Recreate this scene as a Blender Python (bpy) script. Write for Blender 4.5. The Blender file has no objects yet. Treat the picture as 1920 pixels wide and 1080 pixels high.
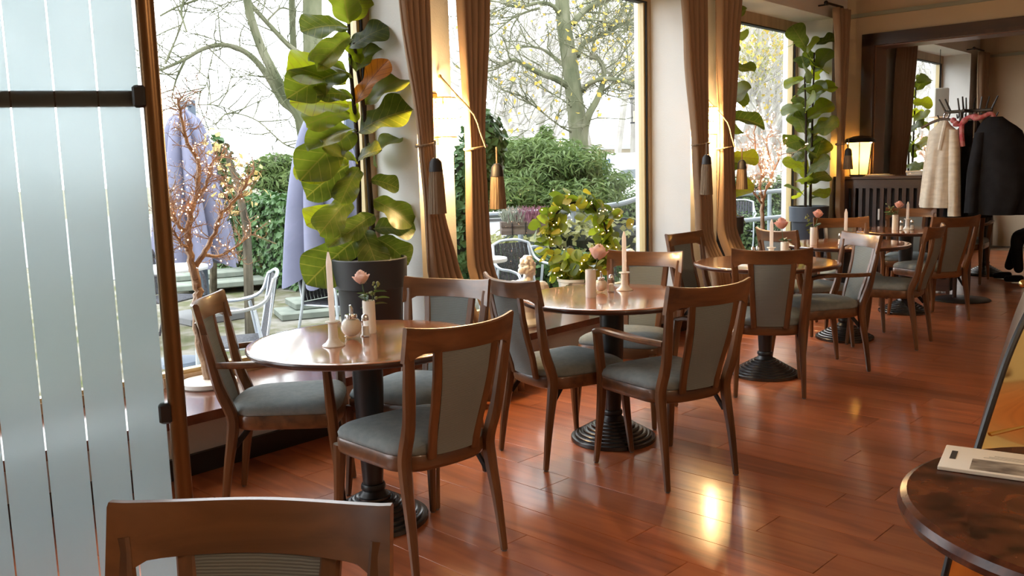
import bpy, bmesh, math, random
from mathutils import Vector, Matrix
R_ = math.radians
# ---------------------------------------------------------------- camera
F_PX, ROLL, PITCH, YAW, HC = 1676.0, .0281, .13584, .76790, 1.416
fw = Vector((math.cos(YAW)*math.cos(PITCH), math.sin(YAW)*math.cos(PITCH), -math.sin(PITCH)))
rt0 = Vector((math.sin(YAW), -math.cos(YAW), 0)); up0 = rt0.cross(fw)
RT = math.cos(ROLL)*rt0 - math.sin(ROLL)*up0
UP = math.sin(ROLL)*rt0 + math.cos(ROLL)*up0
CAM = Vector((0, 0, HC))
scene = bpy.context.scene
col = scene.collection
cd = bpy.data.cameras.new('camera'); cd.sensor_width = 36; cd.lens = F_PX/1920*36; cd.clip_end = 500; cd.clip_start = .02
cam = bpy.data.objects.new('camera', cd); col.objects.link(cam); scene.camera = cam
m3 = Matrix((RT, UP, -fw)).transposed()
cam.matrix_world = Matrix.Translation(CAM) @ m3.to_4x4()
scene.view_settings.view_transform = 'Standard'; scene.view_settings.look = 'None'
scene.view_settings.gamma = 1; scene.view_settings.use_curve_mapping = False
scene.view_settings.exposure = 0.40
# ---------------------------------------------------------------- overcast sky
wd = bpy.data.worlds.new('overcast'); scene.world = wd; wd.use_nodes = True
bg = wd.node_tree.nodes['Background']; bg.inputs[0].default_value = (.90, .96, 1, 1); bg.inputs[1].default_value = 4.8

def ray(x, y): return (fw*F_PX + RT*(x-960) - UP*(y-540)) / F_PX
def at(x, y, d): return CAM + ray(x, y)*d            # a point at depth d (metres along the view axis)
def atz(x, y, z):
    r = ray(x, y); return CAM + r*((z-HC)/r.z)
AL = .036                                             # the window wall's slight turn against the floor planks
WU = Vector((math.cos(AL), math.sin(AL), 0)); WN = Vector((-math.sin(AL), math.cos(AL), 0)); WO = Vector((2, 3.98, 0))
def W(u, v, z): return WO + WU*(u-2) + WN*v + Vector((0, 0, z))
def atw(x, y, v):
    r = ray(x, y); t = ((WO + WN*v - CAM).dot(WN))/r.dot(WN); P = CAM + r*t
    return 2 + (P-WO).dot(WU), P.z
# ---------------------------------------------------------------- mesh builder
class MB:
    def __init__(s): s.v = []; s.f = []
    def add(s, vs, fs):
        b = len(s.v); s.v += [tuple(p) for p in vs]; s.f += [tuple(i+b for i in q) for q in fs]; return s
    def box(s, c, sz, rot=None, bev=0):
        x, y, z = [q/2 for q in sz]; c = Vector(c)
        if bev:
            b = min(bev, x*.9, y*.9, z*.9); vs = []
            for zz, i in ((-z, b), (-z+b, 0), (z-b, 0), (z, b)):
                X, Y = x-i, y-i
                k = b
                vs += [(-X+k, -Y, zz), (X-k, -Y, zz), (X, -Y+k, zz), (X, Y-k, zz), (X-k, Y, zz), (-X+k, Y, zz), (-X, Y-k, zz), (-X, -Y+k, zz)]
            fs = [tuple(range(7, -1, -1)), tuple(range(24, 32))]
            for l in range(3):
                for j in range(8):
                    a = l*8+j; d = l*8+(j+1) % 8; fs.append((a, d, d+8, a+8))
        else:
            vs = [(-x,-y,-z),(x,-y,-z),(x,y,-z),(-x,y,-z),(-x,-y,z),(x,-y,z),(x,y,z),(-x,y,z)]
            fs = [(3,2,1,0),(4,5,6,7),(0,1,5,4),(1,2,6,5),(2,3,7,6),(3,0,4,7)]
        vs = [Vector(p) for p in vs]
        if rot is not None: vs = [rot @ p for p in vs]
        return s.add([p+c for p in vs], fs)
    def hexa(s, pts): return s.add(pts, [(3,2,1,0),(4,5,6,7),(0,1,5,4),(1,2,6,5),(2,3,7,6),(3,0,4,7)])
    def loft(s, rings, cap=True, closed=True):
        n = len(rings[0]); vs = [p for r in rings for p in r]; fs = []
        for l in range(len(rings)-1):
            for j in range(n if closed else n-1):
                a = l*n+j; d = l*n+(j+1) % n; fs.append((a, d, d+n, a+n))
        if cap: fs += [tuple(range(n-1, -1, -1)), tuple(range((len(rings)-1)*n, len(rings)*n))]
        return s.add(vs, fs)
    def lathe(s, prof, n=24, loc=(0, 0, 0), cap=True):
        loc = Vector(loc)
        return s.loft([[loc+Vector((r*math.cos(2*math.pi*j/n), r*math.sin(2*math.pi*j/n), z)) for j in range(n)] for r, z in prof], cap)
    def frames(s, pts):
        pts = [Vector(p) for p in pts]; out = []; N = None
        for i, p in enumerate(pts):
            t = (pts[min(i+1, len(pts)-1)] - pts[max(i-1, 0)]).normalized()
            if N is None:
                N = t.cross(Vector((0, 0, 1)))
                if N.length < .1: N = t.cross(Vector((0, 1, 0)))
                N.normalize()
            else:
                N = (N - t*N.dot(t)); N.normalize()
            out.append((p, N.copy(), t.cross(N)))
        return out
    def tube(s, pts, r, n=8, cap=True):
        rs = r if isinstance(r, (list, tuple)) else [r]*len(pts)
        if len(rs) == 2 and len(pts) != 2: rs = [rs[0]+(rs[1]-rs[0])*i/(len(pts)-1) for i in range(len(pts))]
        return s.loft([[p + (a*math.cos(2*math.pi*j/n) + b*math.sin(2*math.pi*j/n))*rr for j in range(n)] for (p, a, b), rr in zip(s.frames(pts), rs)], cap)
    def bar(s, pts, hw, hd, side=Vector((0, 1, 0)), k=.25):
        """rounded rectangular section swept along pts: half width hw along side, half depth hd across it"""
        pts = [Vector(p) for p in pts]; n = len(pts)
        hw = hw if isinstance(hw, (list, tuple)) else [hw]*n; hd = hd if isinstance(hd, (list, tuple)) else [hd]*n
        rings = []
        for i, p in enumerate(pts):
            t = (pts[min(i+1, n-1)] - pts[max(i-1, 0)]).normalized()
            a = (side - t*side.dot(t)).normalized(); b = t.cross(a); w, d = hw[i], hd[i]; c = min(w, d)*k*2
            rings.append([p+a*x+b*y for x, y in ((-w+c, -d), (w-c, -d), (w, -d+c), (w, d-c), (w-c, d), (-w+c, d), (-w, d-c), (-w, -d+c))])
        return s.loft(rings)
    def sphere(s, c, r, n=10, sq=(1, 1, 1)):
        c = Vector(c); m = max(4, n//2)
        rings = [[c+Vector((r*sq[0]*math.sin(math.pi*i/m)*math.cos(2*math.pi*j/n), r*sq[1]*math.sin(math.pi*i/m)*math.sin(2*math.pi*j/n), -r*sq[2]*math.cos(math.pi*i/m))) for j in range(n)] for i in range(1, m)]
        b = len(s.v); s.loft(rings, False)
        lo = len(s.v); s.v += [tuple(c+Vector((0, 0, -r*sq[2]))), tuple(c+Vector((0, 0, r*sq[2])))]
        e = b+(m-2)*n
        for j in range(n):
            s.f.append((lo, b+(j+1) % n, b+j)); s.f.append((lo+1, e+j, e+(j+1) % n))
        return s
    def xf(s, M):
        s.v = [tuple(M @ Vector(p)) for p in s.v]; return s
    def mesh(s, name, mat, smooth=38):
        me = bpy.data.meshes.new(name); me.from_pydata(s.v, [], s.f); me.materials.append(mat)
        if smooth:
            me.polygons.foreach_set('use_smooth', [True]*len(me.polygons)); me.set_sharp_from_angle(angle=R_(smooth))
        return me
    def obj(s, name, mat, parent=None, smooth=38, loc=None, rot=None):
        return link(name, s.mesh(name, mat, smooth), parent, loc, rot)
def link(name, me, parent=None, loc=None, rot=None, scale=None):
    o = bpy.data.objects.new(name, me); col.objects.link(o)
    if parent is not None: o.parent = parent
    if loc is not None: o.location = loc
    if rot is not None: o.rotation_euler = rot
    if scale is not None: o.scale = (scale,)*3 if isinstance(scale, (int, float)) else scale
    return o
def tag(o, label, cat, group=None, kind=None):
    o['label'] = label; o['category'] = cat
    if group: o['group'] = group
    if kind: o['kind'] = kind
    return o
def thing(name, label, cat, loc=(0, 0, 0), rz=0, group=None):
    o = link(name, None, None, loc, (0, 0, rz)); o.empty_display_size = .1; return tag(o, label, cat, group)
def struct(o, label=None):
    o['kind'] = 'structure'
    if label: o['label'] = label
    return o
def stuff(o): o['kind'] = 'stuff'; return o
def copy_tree(o, parent=None):
    c = o.copy(); col.objects.link(c); c.parent = parent
    for ch in [q for q in o.children]: copy_tree(ch, c)
    return c
def smoothstep(t): t = max(0, min(1, t)); return t*t*(3-2*t)
def cr(pts, n=6):
    """Catmull-Rom through points, n steps a span"""
    P = [Vector(p) for p in pts]; P = [P[0]*2-P[1]] + P + [P[-1]*2-P[-2]]; out = []
    for i in range(1, len(P)-2):
        a, b, c, d = P[i-1:i+3]
        for k in range(n):
            t = k/n
            out.append(.5*((2*b) + (c-a)*t + (2*a-5*b+4*c-d)*t*t + (3*b-a-3*c+d)*t**3))
    out.append(P[-2].copy()); return out
# ---------------------------------------------------------------- materials
def newmat(name):
    m = bpy.data.materials.new(name); m.use_nodes = True; nt = m.node_tree
    return m, nt, nt.nodes['Principled BSDF']
def setp(b, **k):
    for n, v in k.items():
        b.inputs[n.replace('_', ' ')].default_value = v
def N(nt, t, **inp):
    n = nt.nodes.new('ShaderNode'+t)
    for k, v in inp.items(): n.inputs[k.replace('_', ' ')].default_value = v
    return n
def coords(nt, scale=(1, 1, 1), kind='Object', rot=(0, 0, 0)):
    tc = nt.nodes.new('ShaderNodeTexCoord'); mp = nt.nodes.new('ShaderNodeMapping')
    mp.inputs['Scale'].default_value = scale; mp.inputs['Rotation'].default_value = rot
    nt.links.new(tc.outputs[kind], mp.inputs[0]); return mp.outputs[0]
def ramp(nt, fac, stops):
    r = nt.nodes.new('ShaderNodeValToRGB'); nt.links.new(fac, r.inputs[0]); e = r.color_ramp.elements
    while len(e) < len(stops): e.new(.5)
    for i, (p, c) in enumerate(stops): e[i].position = p; e[i].color = (*c, 1)
    return r.outputs[0]
def bump(nt, b, h, s, d=.01):
    n = nt.nodes.new('ShaderNodeBump'); n.inputs['Strength'].default_value = s; n.inputs['Distance'].default_value = d
    nt.links.new(h, n.inputs['Height']); nt.links.new(n.outputs[0], b.inputs['Normal'])
def plain(name, c, rough=.5, metal=0, spec=.5, coat=0, emit=None, es=0, sub=0):
    m, nt, b = newmat(name); setp(b, Base_Color=(*c, 1), Roughness=rough, Metallic=metal, Specular_IOR_Level=spec, Coat_Weight=coat)
    if emit: setp(b, Emission_Color=(*emit, 1), Emission_Strength=es)
    return m
def varied(name, stops, scale=(6, 6, 6), rough=.6, spec=.4, bmp=0, detail=5, coat=0, kind='Object', rnd=0, bscale=None, metal=0, distort=0):
    m, nt, b = newmat(name); setp(b, Roughness=rough, Specular_IOR_Level=spec, Coat_Weight=coat, Coat_Roughness=.14, Metallic=metal)
    v = coords(nt, scale, kind); n = N(nt, 'TexNoise', Scale=1, Detail=detail, Distortion=distort)
    if rnd:
        oi = nt.nodes.new('ShaderNodeObjectInfo'); ad = nt.nodes.new('ShaderNodeVectorMath'); ad.operation = 'ADD'
        mu = nt.nodes.new('ShaderNodeMath'); mu.operation = 'MULTIPLY'; mu.inputs[1].default_value = 37
        nt.links.new(oi.outputs['Random'], mu.inputs[0]); nt.links.new(v, ad.inputs[0]); nt.links.new(mu.outputs[0], ad.inputs[1]); v = ad.outputs[0]
    nt.links.new(v, n.inputs['Vector'])
    c = ramp(nt, n.outputs[0], stops)
    if rnd:
        hs = nt.nodes.new('ShaderNodeHueSaturation'); mr = nt.nodes.new('ShaderNodeMapRange'); mr.inputs[3].default_value = 1-rnd; mr.inputs[4].default_value = 1+rnd
        nt.links.new(oi.outputs['Random'], mr.inputs[0]); nt.links.new(mr.outputs[0], hs.inputs['Value']); nt.links.new(c, hs.inputs['Color']); c = hs.outputs[0]
    nt.links.new(c, b.inputs['Base Color'])
    if bmp:
        h = n.outputs[0]
        if bscale:
            n2 = N(nt, 'TexNoise', Scale=bscale, Detail=3); nt.links.new(coords(nt, (1, 1, 1), kind), n2.inputs['Vector']); h = n2.outputs[0]
        bump(nt, b, h, bmp)
    return m
def wood(name, c1, c2, axis=2, rough=.4, coat=.3, rnd=.1, sc=14, bmp=.05):
    s = [sc, sc, sc]; s[axis] = sc*.09
    return varied(name, [(.3, c1), (.7, c2)], tuple(s), rough, .5, bmp, 6, coat, rnd=rnd, distort=.6)
def leafmat(name, c1, c2, trans=.45, rough=.4, rnd=True, spec=.4):
    m, nt, b = newmat(name); setp(b, Roughness=rough, Specular_IOR_Level=spec)
    oi = nt.nodes.new('ShaderNodeObjectInfo')
    n = N(nt, 'TexNoise', Scale=9, Detail=2); nt.links.new(coords(nt), n.inputs['Vector'])
    mx = nt.nodes.new('ShaderNodeMath'); mx.operation = 'MULTIPLY_ADD'; mx.inputs[1].default_value = .5
    nt.links.new(n.outputs[0], mx.inputs[0]); md = nt.nodes.new('ShaderNodeMath'); md.operation = 'MULTIPLY'; md.inputs[1].default_value = .7
    nt.links.new(oi.outputs['Random'], md.inputs[0]); nt.links.new(md.outputs[0], mx.inputs[2])
    c = ramp(nt, mx.outputs[0], [(.15, c1), (.85, c2)])
    nt.links.new(c, b.inputs['Base Color'])
    tr = nt.nodes.new('ShaderNodeBsdfTranslucent'); g = nt.nodes.new('ShaderNodeMix'); g.data_type = 'RGBA'; g.blend_type = 'MULTIPLY'; g.inputs[0].default_value = 1
    nt.links.new(c, g.inputs[6]); g.inputs[7].default_value = (2.2, 2.05, .7, 1); nt.links.new(g.outputs[2], tr.inputs[0])
    ms = nt.nodes.new('ShaderNodeMixShader'); ms.inputs[0].default_value = trans
    nt.links.new(b.outputs[0], ms.inputs[1]); nt.links.new(tr.outputs[0], ms.inputs[2])
    nt.links.new(ms.outputs[0], nt.nodes['Material Output'].inputs[0]); return m
def glassmat(name, tint=(1, 1, 1), rough=0.0, ior=1.45):
    m, nt, b = newmat(name); nt.nodes.remove(b)
    fr = N(nt, 'Fresnel', IOR=ior); t = nt.nodes.new('ShaderNodeBsdfTransparent'); t.inputs[0].default_value = (*tint, 1)
    g = nt.nodes.new('ShaderNodeBsdfGlossy'); g.inputs['Roughness'].default_value = rough
    ge = nt.nodes.new('ShaderNodeNewGeometry'); mu = nt.nodes.new('ShaderNodeMath'); mu.operation = 'MULTIPLY_ADD'; mu.inputs[1].default_value = -1; mu.inputs[2].default_value = 1; nt.links.new(ge.outputs['Backfacing'], mu.inputs[0])
    m2 = nt.nodes.new('ShaderNodeMath'); m2.operation = 'MULTIPLY'; nt.links.new(fr.outputs[0], m2.inputs[0]); nt.links.new(mu.outputs[0], m2.inputs[1])
    ms = nt.nodes.new('ShaderNodeMixShader'); nt.links.new(m2.outputs[0], ms.inputs[0]); nt.links.new(t.outputs[0], ms.inputs[1]); nt.links.new(g.outputs[0], ms.inputs[2])
    nt.links.new(ms.outputs[0], nt.nodes['Material Output'].inputs[0]); return m
M = {}
M['chair_wood'] = wood('chair_wood', (.070, .027, .010), (.20, .082, .030), 2, .36, .35, .12, 16)
M['rail_wood'] = wood('rail_wood', (.074, .029, .011), (.21, .087, .032), 1, .36, .35, .12, 16)
M['fabric'] = varied('fabric', [(.35, (.205, .235, .240)), (.7, (.245, .275, .278))], (40, 40, 40), .85, .25, .15, 3, bscale=260)
def ribfab():
    m, nt, b = newmat('ribbed_fabric'); setp(b, Roughness=.8, Specular_IOR_Level=.3)
    w = N(nt, 'TexWave', Scale=62, Distortion=.4, Detail=1); w.bands_direction = 'Z'; nt.links.new(coords(nt), w.inputs['Vector'])
    nt.links.new(ramp(nt, w.outputs[1], [(.1, (.15, .165, .162)), (.8, (.235, .262, .258))]), b.inputs['Base Color']); bump(nt, b, w.outputs[1], .35, .004); return m
M['rib'] = ribfab()
M['black_iron'] = plain('black_iron', (.012, .012, .014), .38, .0, .6)
M['dark_metal'] = plain('dark_metal', (.02, .02, .022), .35, .6)
M['iron_base'] = plain('ringed_iron', (.010, .011, .013), .26, 0, .9)
M['rubber'] = plain('rubber', (.12, .12, .12), .6)
M['table_wood'] = varied('table_wood', [(.25, (.22, .062, .021)), (.55, (.40, .13, .046)), (.8, (.50, .185, .07))], (3.2, 26, 26), .18, .5, .0, 7, 1.0, rnd=.08, distort=.9); M['table_wood'].node_tree.nodes['Principled BSDF'].inputs['Coat Roughness'].default_value = .09
M['table_edge'] = plain('table_edge', (.055, .018, .010), .3, 0, .5, .3)
M['white'] = plain('white_paint', (.80, .79, .76), .6)
M['brass'] = plain('brass', (.62, .43, .16), .22, 1)
M['chrome'] = plain('chrome', (.8, .8, .82), .12, 1)
M['glass'] = glassmat('clear_glass')
M['porcelain'] = plain('porcelain', (.88, .85, .78), .22, 0, .5, .3)
def translu(name, c, f=.5, rough=.45):
    m, nt, b = newmat(name); setp(b, Base_Color=(*c, 1), Roughness=rough); tr = nt.nodes.new('ShaderNodeBsdfTranslucent'); tr.inputs[0].default_value = (*c, 1)
    ms = nt.nodes.new('ShaderNodeMixShader'); ms.inputs[0].default_value = f; nt.links.new(b.outputs[0], ms.inputs[1]); nt.links.new(tr.outputs[0], ms.inputs[2]); nt.links.new(ms.outputs[0], nt.nodes['Material Output'].inputs[0]); return m
M['wax'] = translu('wax', (.94, .89, .84), .6)
M['pot'] = plain('anthracite_plastic', (.028, .030, .036), .55)
M['soil'] = varied('soil', [(.3, (.03, .02, .012)), (.7, (.09, .06, .04))], (60, 60, 60), .95, .1, .8)
M['bark'] = varied('bark', [(.3, (.035, .03, .022)), (.7, (.16, .14, .10))], (9, 9, 2.5), .9, .1, .5)
M['mossbark'] = varied('moss_bark', [(.3, (.07, .08, .045)), (.5, (.12, .125, .075)), (.72, (.19, .18, .13))], (4, 4, 1.6), .9, .1, .6)
# ================================================================ the room
random.seed(5)
M['wall'] = varied('wallpaper', [(.3, (.66, .655, .63)), (.7, (.70, .69, .665))], (3, 3, 3), .8, .2, .12, 3, bscale=110)
M['wall_cream'] = varied('cream_wall', [(.3, (.52, .41, .29)), (.7, (.56, .45, .32))], (2, 2, 2), .8, .2, .08, 3, bscale=90)
M['ceiling'] = plain('ceiling_paint', (.58, .50, .40), .8)
M['frame_wood'] = wood('window_frame_wood', (.26, .16, .075), (.42, .28, .145), 2, .4, .2, 0, 12)
M['bead'] = plain('gilt_bead', (.55, .42, .20), .35)
M['gasket'] = plain('gasket', (.01, .01, .01), .6)
M['sill'] = varied('sill_stone', [(.3, (.085, .028, .016)), (.7, (.15, .05, .028))], (12, 12, 12), .16, .6, 0, 4, .4)
M['baseboard'] = plain('black_baseboard', (.015, .012, .011), .4)
M['dark_wood'] = wood('dark_wood', (.030, .011, .007), (.062, .023, .013), 2, .35, .3, .05, 14)
M['dark_wood_y'] = wood('dark_wood_y', (.030, .011, .007), (.062, .023, .013), 1, .35, .3, .05, 14)
M['plank'] = varied('floor_plank', [(.22, (.24, .066, .028)), (.5, (.47, .142, .054)), (.78, (.60, .21, .085))], (13, 1.3, 13), .28, .5, .03, 7, .5, rnd=.13, distort=.7)
M['subfloor'] = plain('floor_joint', (.20, .13, .075), .7)
# floor: every plank is a piece of its own, run across the room towards the windows
flo = struct(MB().box((5.5, .3, -.034), (19.4, 8.2, .04)).obj('floor', M['subfloor']), 'red-brown laminate plank floor of the cafe')
PW = .1975
pl_mesh = {}
for L in (1.26, .9, .5):
    pl_mesh[L] = MB().box((0, 0, -.007), (PW-.0022, L-.0022, .014), None, .0009).mesh('plank', M['plank'], 0)
known = {2: 1.245, 4: 1.40, 7: 1.47, 8: 1.86, 10: 1.69, -6: 3.33}
far_mb = MB(); npl = 0
for i in range(-24, 58):
    xc = 3.184 + (i-.5+.5)*PW - PW/2 + PW*0
    xc = 3.184 + i*PW - PW/2 - PW
    off = known.get(i, (i*.47 + random.uniform(-.15, .15)) % 1.26)
    k0 = math.floor((-3.6-off)/1.26)
    for k in range(k0, 8):
        y0 = off + k*1.26; y1 = y0+1.26
        if y1 < -3.55 or y0 > 4.0+(.036*(xc-2)): continue
        c = Vector((xc, (y0+y1)/2, 0)); v = c-CAM; dep = v.dot(fw)
        vis = False
        for yy in (y0, c.y, y1):
            v = Vector((xc, yy, 0))-CAM; dep = v.dot(fw)
            if dep > .8:
                px = 960+F_PX*v.dot(RT)/dep; py = 540-F_PX*v.dot(UP)/dep
                if -60 < px < 1980 and py < 1180: vis = True
        yb = min(y1, 4.02+.036*(xc-2))
        if vis and npl < 298 and yb-y0 > .1:
            if abs(yb-y1) < 1e-6: link('plank', pl_mesh[1.26], flo, c)
            else:
                q = link('plank', pl_mesh[1.26], flo, (xc, (y0+yb)/2, 0)); q.scale = (1, (yb-y0)/1.26, 1)
            npl += 1
        else: far_mb.box((xc, (y0+yb)/2, -.007), (PW-.0022, yb-y0-.0022, .014))
stuff(far_mb.obj('more_planks', M['plank'], flo, 0))
# window wall: piers, parapets, lintel
SP = [(-3.2, .43), (.72, 3.42), (3.71, 6.48), (6.92, 9.38), (11.75, 14.45)]
def wbox(mb, u0, u1, v0, v1, z0, z1):
    return mb.hexa([W(u0, v0, z0), W(u1, v0, z0), W(u1, v1, z0), W(u0, v1, z0), W(u0, v0, z1), W(u1, v0, z1), W(u1, v1, z1), W(u0, v1, z1)])
wl = MB(); wbox(wl, -4, 15.2, 0, .55, 2.86, 3.2)
ed = [-4] + [e for s in SP for e in s] + [15.2]
for a, b in zip(ed[::2], ed[1::2]): wbox(wl, a, b, 0, .55, -.05, 2.86)
for a, b in SP: wbox(wl, a, b, 0, .55, -.05, .30)
struct(wl.obj('wall_left', M['wall']), 'cream papered window wall with deep reveals')
bb = MB()
for a, b in [(-4, 9.76), (10.07, 14.9)]: wbox(bb, a, b, -.025, 0, 0, .10)
struct(bb.obj('baseboard_left', M['baseboard']), 'black baseboard under the window sills')
for i, (a, b) in enumerate(SP):
    w = struct(link('window_%d' % (i+1), None), ['window beside the frosted door', 'first large window with the big fig plant', 'second window with the ivy ring on its sill', 'third window with the small lit twig tree', 'window of the room beyond the opening'][i])
    f = MB()
    z0, z1, t = .345, 2.86, .05
    wbox(f, a, a+t, .38, .46, z0, z1); wbox(f, b-t, b, .38, .46, z0, z1)
    wbox(f, a+t, b-t, .38, .46, z1-t-.06, z1); wbox(f, a+t, b-t, .38, .46, z0, z0+.05)
    fr = f.obj('frame', M['frame_wood'], w, 0)
    g = MB(); s = .035
    zt = z1-t-.06
    wbox(g, a+t, a+t+s*.4, .385, .45, z0+.05, zt); wbox(g, b-t-s*.4, b-t, .385, .45, z0+.05, zt); wbox(g, a+t, b-t, .385, .45, zt-.012, zt)
    g.obj('gasket', M['gasket'], fr, 0)
    g = MB(); k = s*.4
    wbox(g, a+t+k, a+t+s, .40, .455, z0+.05, zt-.012); wbox(g, b-t-s, b-t-k, .40, .455, z0+.05, zt-.012); wbox(g, a+t+s, b-t-s, .40, .455, z0+.05, z0+.07)
    g.obj('bead', M['bead'], fr, 0)
    wbox(MB(), a, b, 0, 0, 0, 0)
    wbox(p := MB(), a+t+s, b-t-s, .425, .431, z0+.06, zt-.01); p.obj('pane', M['glass'], w, 0)
    s_ = MB(); wbox(s_, a+.002, b-.002, -.21, .38, .30, .345); s_.obj('sill', M['sill'], w, 0)
# wall with the framed opening into the next room (a little off square, like the window wall)
def V(u, v, z): return W(u, v, z)
wm = MB(); Y0, Y1 = -.31, -3.4                     # opening runs from v=-.31 to v=-3.4
wbox(wm, 9.76, 10.07, Y0, 0, 0, 3.2); wbox(wm, 9.76, 10.07, Y1, Y0, 2.575, 3.2); wbox(wm, 9.76, 10.07, -7.9, Y1, 0, 3.2)
struct(wm.obj('wall_middle', M['wall_cream']), 'cream cross wall with a wide framed opening')
t1 = struct(link('trim_1', None), 'dark wooden casing around the wide opening')
for nm, (v0, v1, z0, z1) in dict(jamb=(Y0-.001, Y0+.13, 0, 2.70), head=(Y1, Y0+.13, 2.575, 2.70), jambr=(Y1-.13, Y1, 0, 2.70)).items():
    for u0, u1 in ((9.72, 9.76), (10.07, 10.10)):
        q = MB(); wbox(q, u0, u1, v0, v1, z0, z1); q.obj('casing', M['dark_wood' if 'jamb' in nm else 'dark_wood_y'], t1, 0)
q = MB(); wbox(q, 9.705, 9.72, Y0-.001, Y0+.03, 0, 2.6); wbox(q, 9.705, 9.72, Y1, Y0+.03, 2.575, 2.61); q.obj('moulding', M['dark_wood'], t1, 0)
M['jamb'] = plain('jamb_panel', (.16, .075, .045), .4)
q = MB(); wbox(q, 9.76, 10.07, Y0-.012, Y0, 0, 2.575); wbox(q, 9.76, 10.07, Y1, Y0-.012, 2.563, 2.575); q.obj('jamb_lining', M['jamb'], t1, 0)
M['cornice'] = plain('cornice_paint', (.30, .31, .25), .6)
q = MB(); wbox(q, 9.735, 9.76, -7.8, 0, 2.885, 2.925); struct(q.obj('trim_2', M['cornice']), 'grey-green picture rail above the opening')
q = MB(); wbox(q, 14.87, 14.895, -7.8, 0, 2.82, 2.86); struct(q.obj('trim_3', M['cornice']), 'grey-green picture rail on the far wall')
q = MB(); wbox(q, 14.9, 15.2, -7.9, 0, 0, 3.2); struct(q.obj('wall_far', M['wall_cream']), 'cream end wall of the next room')
struct(MB().box((5.5, -3.75, 1.6), (19.4, .2, 3.3)).obj('wall_right', M['wall_cream']), 'cream wall opposite the windows')
struct(MB().box((-4.1, .2, 1.6), (.2, 8.2, 3.3)).obj('wall_near', M['wall_cream']), 'cream wall behind the viewer')
struct(MB().box((5.5, .3, 3.17), (19.4, 8.6, .1)).obj('ceiling', M['ceiling']), 'cream ceiling')
# frosted glass door standing open at the left, hung on a bronze pole
M['bronze'] = plain('bronze', (.20, .105, .045), .32, .85)
def frost():
    m, nt, b = newmat('frosted_glass'); setp(b, Base_Color=(.90, .955, .965, 1), Roughness=.5, IOR=1.12, Transmission_Weight=1.0, Specular_IOR_Level=.3)
    n = N(nt, 'TexNoise', Scale=2.2, Detail=4); nt.links.new(coords(nt), n.inputs['Vector'])
    nt.links.new(ramp(nt, n.outputs[0], [(.25, (.46, .54, .545)), (.5, (.55, .63, .635))]), b.inputs['Base Color'])
    tr = nt.nodes.new('ShaderNodeBsdfTranslucent'); tr.inputs[0].default_value = (.42, .48, .49, 1); df = nt.nodes.new('ShaderNodeBsdfDiffuse'); df.inputs[0].default_value = (.30, .35, .36, 1)
    m1 = nt.nodes.new('ShaderNodeMixShader'); m1.inputs[0].default_value = .22; nt.links.new(tr.outputs[0], m1.inputs[1]); nt.links.new(df.outputs[0], m1.inputs[2])
    m2 = nt.nodes.new('ShaderNodeMixShader'); m2.inputs[0].default_value = .55; nt.links.new(b.outputs[0], m2.inputs[1]); nt.links.new(m1.outputs[0], m2.inputs[2]); nt.links.new(m2.outputs[0], nt.nodes['Material Output'].inputs[0]); return m
M['frost'] = frost()
pp = at(308, 467, 2.45)
dd = -R_(28)
door = struct(link('door_1', None, None, (pp.x, pp.y, 0), (0, 0, dd+math.pi)), 'frosted glass door with clear vertical lines on a bronze pole')
MB().lathe([(.024, 0), (.024, 2.75)], 16).obj('pole', M['bronze'], door)
MB().box((.42, 0, 1.33), (.78, .008, 2.6)).obj('glass_leaf', M['glass'], door, 0)
for k in range(8):
    MB().box((.031+.0505+k*.1035, -.0052, 1.33), (.099, .002, 2.6)).obj('frosted_band', M['frost'], door, 0)
zb = at(125, 190, 2.42).z; zf = at(313, 783, 2.45).z; zf2 = at(265, 185, 2.45).z
MB().box((.43, -.020, zb), (.80, .022, .042), None, .004).obj('push_bar', plain('bar_brown', (.05, .035, .028), .45), door)
for z in (zf2, zf): MB().box((.030, .004, z), (.036, .034, .058), None, .006).obj('clamp', M['black_iron'], door)

# unseen pendant globes, added as warm fill for the room side
M['opal'] = plain('opal_fill_globe', (.9, .85, .75), .4, emit=(1, .78, .52), es=80)
for x, y, lab in ((.7, -1.2, 'unseen opal globe pendant added as warm fill, nearest the viewer'), (3.4, -1.5, 'unseen opal globe pendant added as warm fill, farther one')):
    o = thing('fill_pendant', lab, 'pendant lamp', (x, y, 3.12), 0, 'unseen fill pendants')
    MB().lathe([(0, 0), (.06, 0), (.055, -.03), (.008, -.04)], 20).obj('ceiling_rose', M['bronze'], o); MB().tube([(0, 0, -.03), (0, 0, -.42)], .006, 6).obj('cord', M['black_iron'], o)
    MB().sphere((0, 0, -.53), .12, 20).obj('globe', M['opal'], o); MB().lathe([(.045, -.40), (.05, -.43), (.03, -.44)], 16).obj('gallery', M['bronze'], o)
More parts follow.
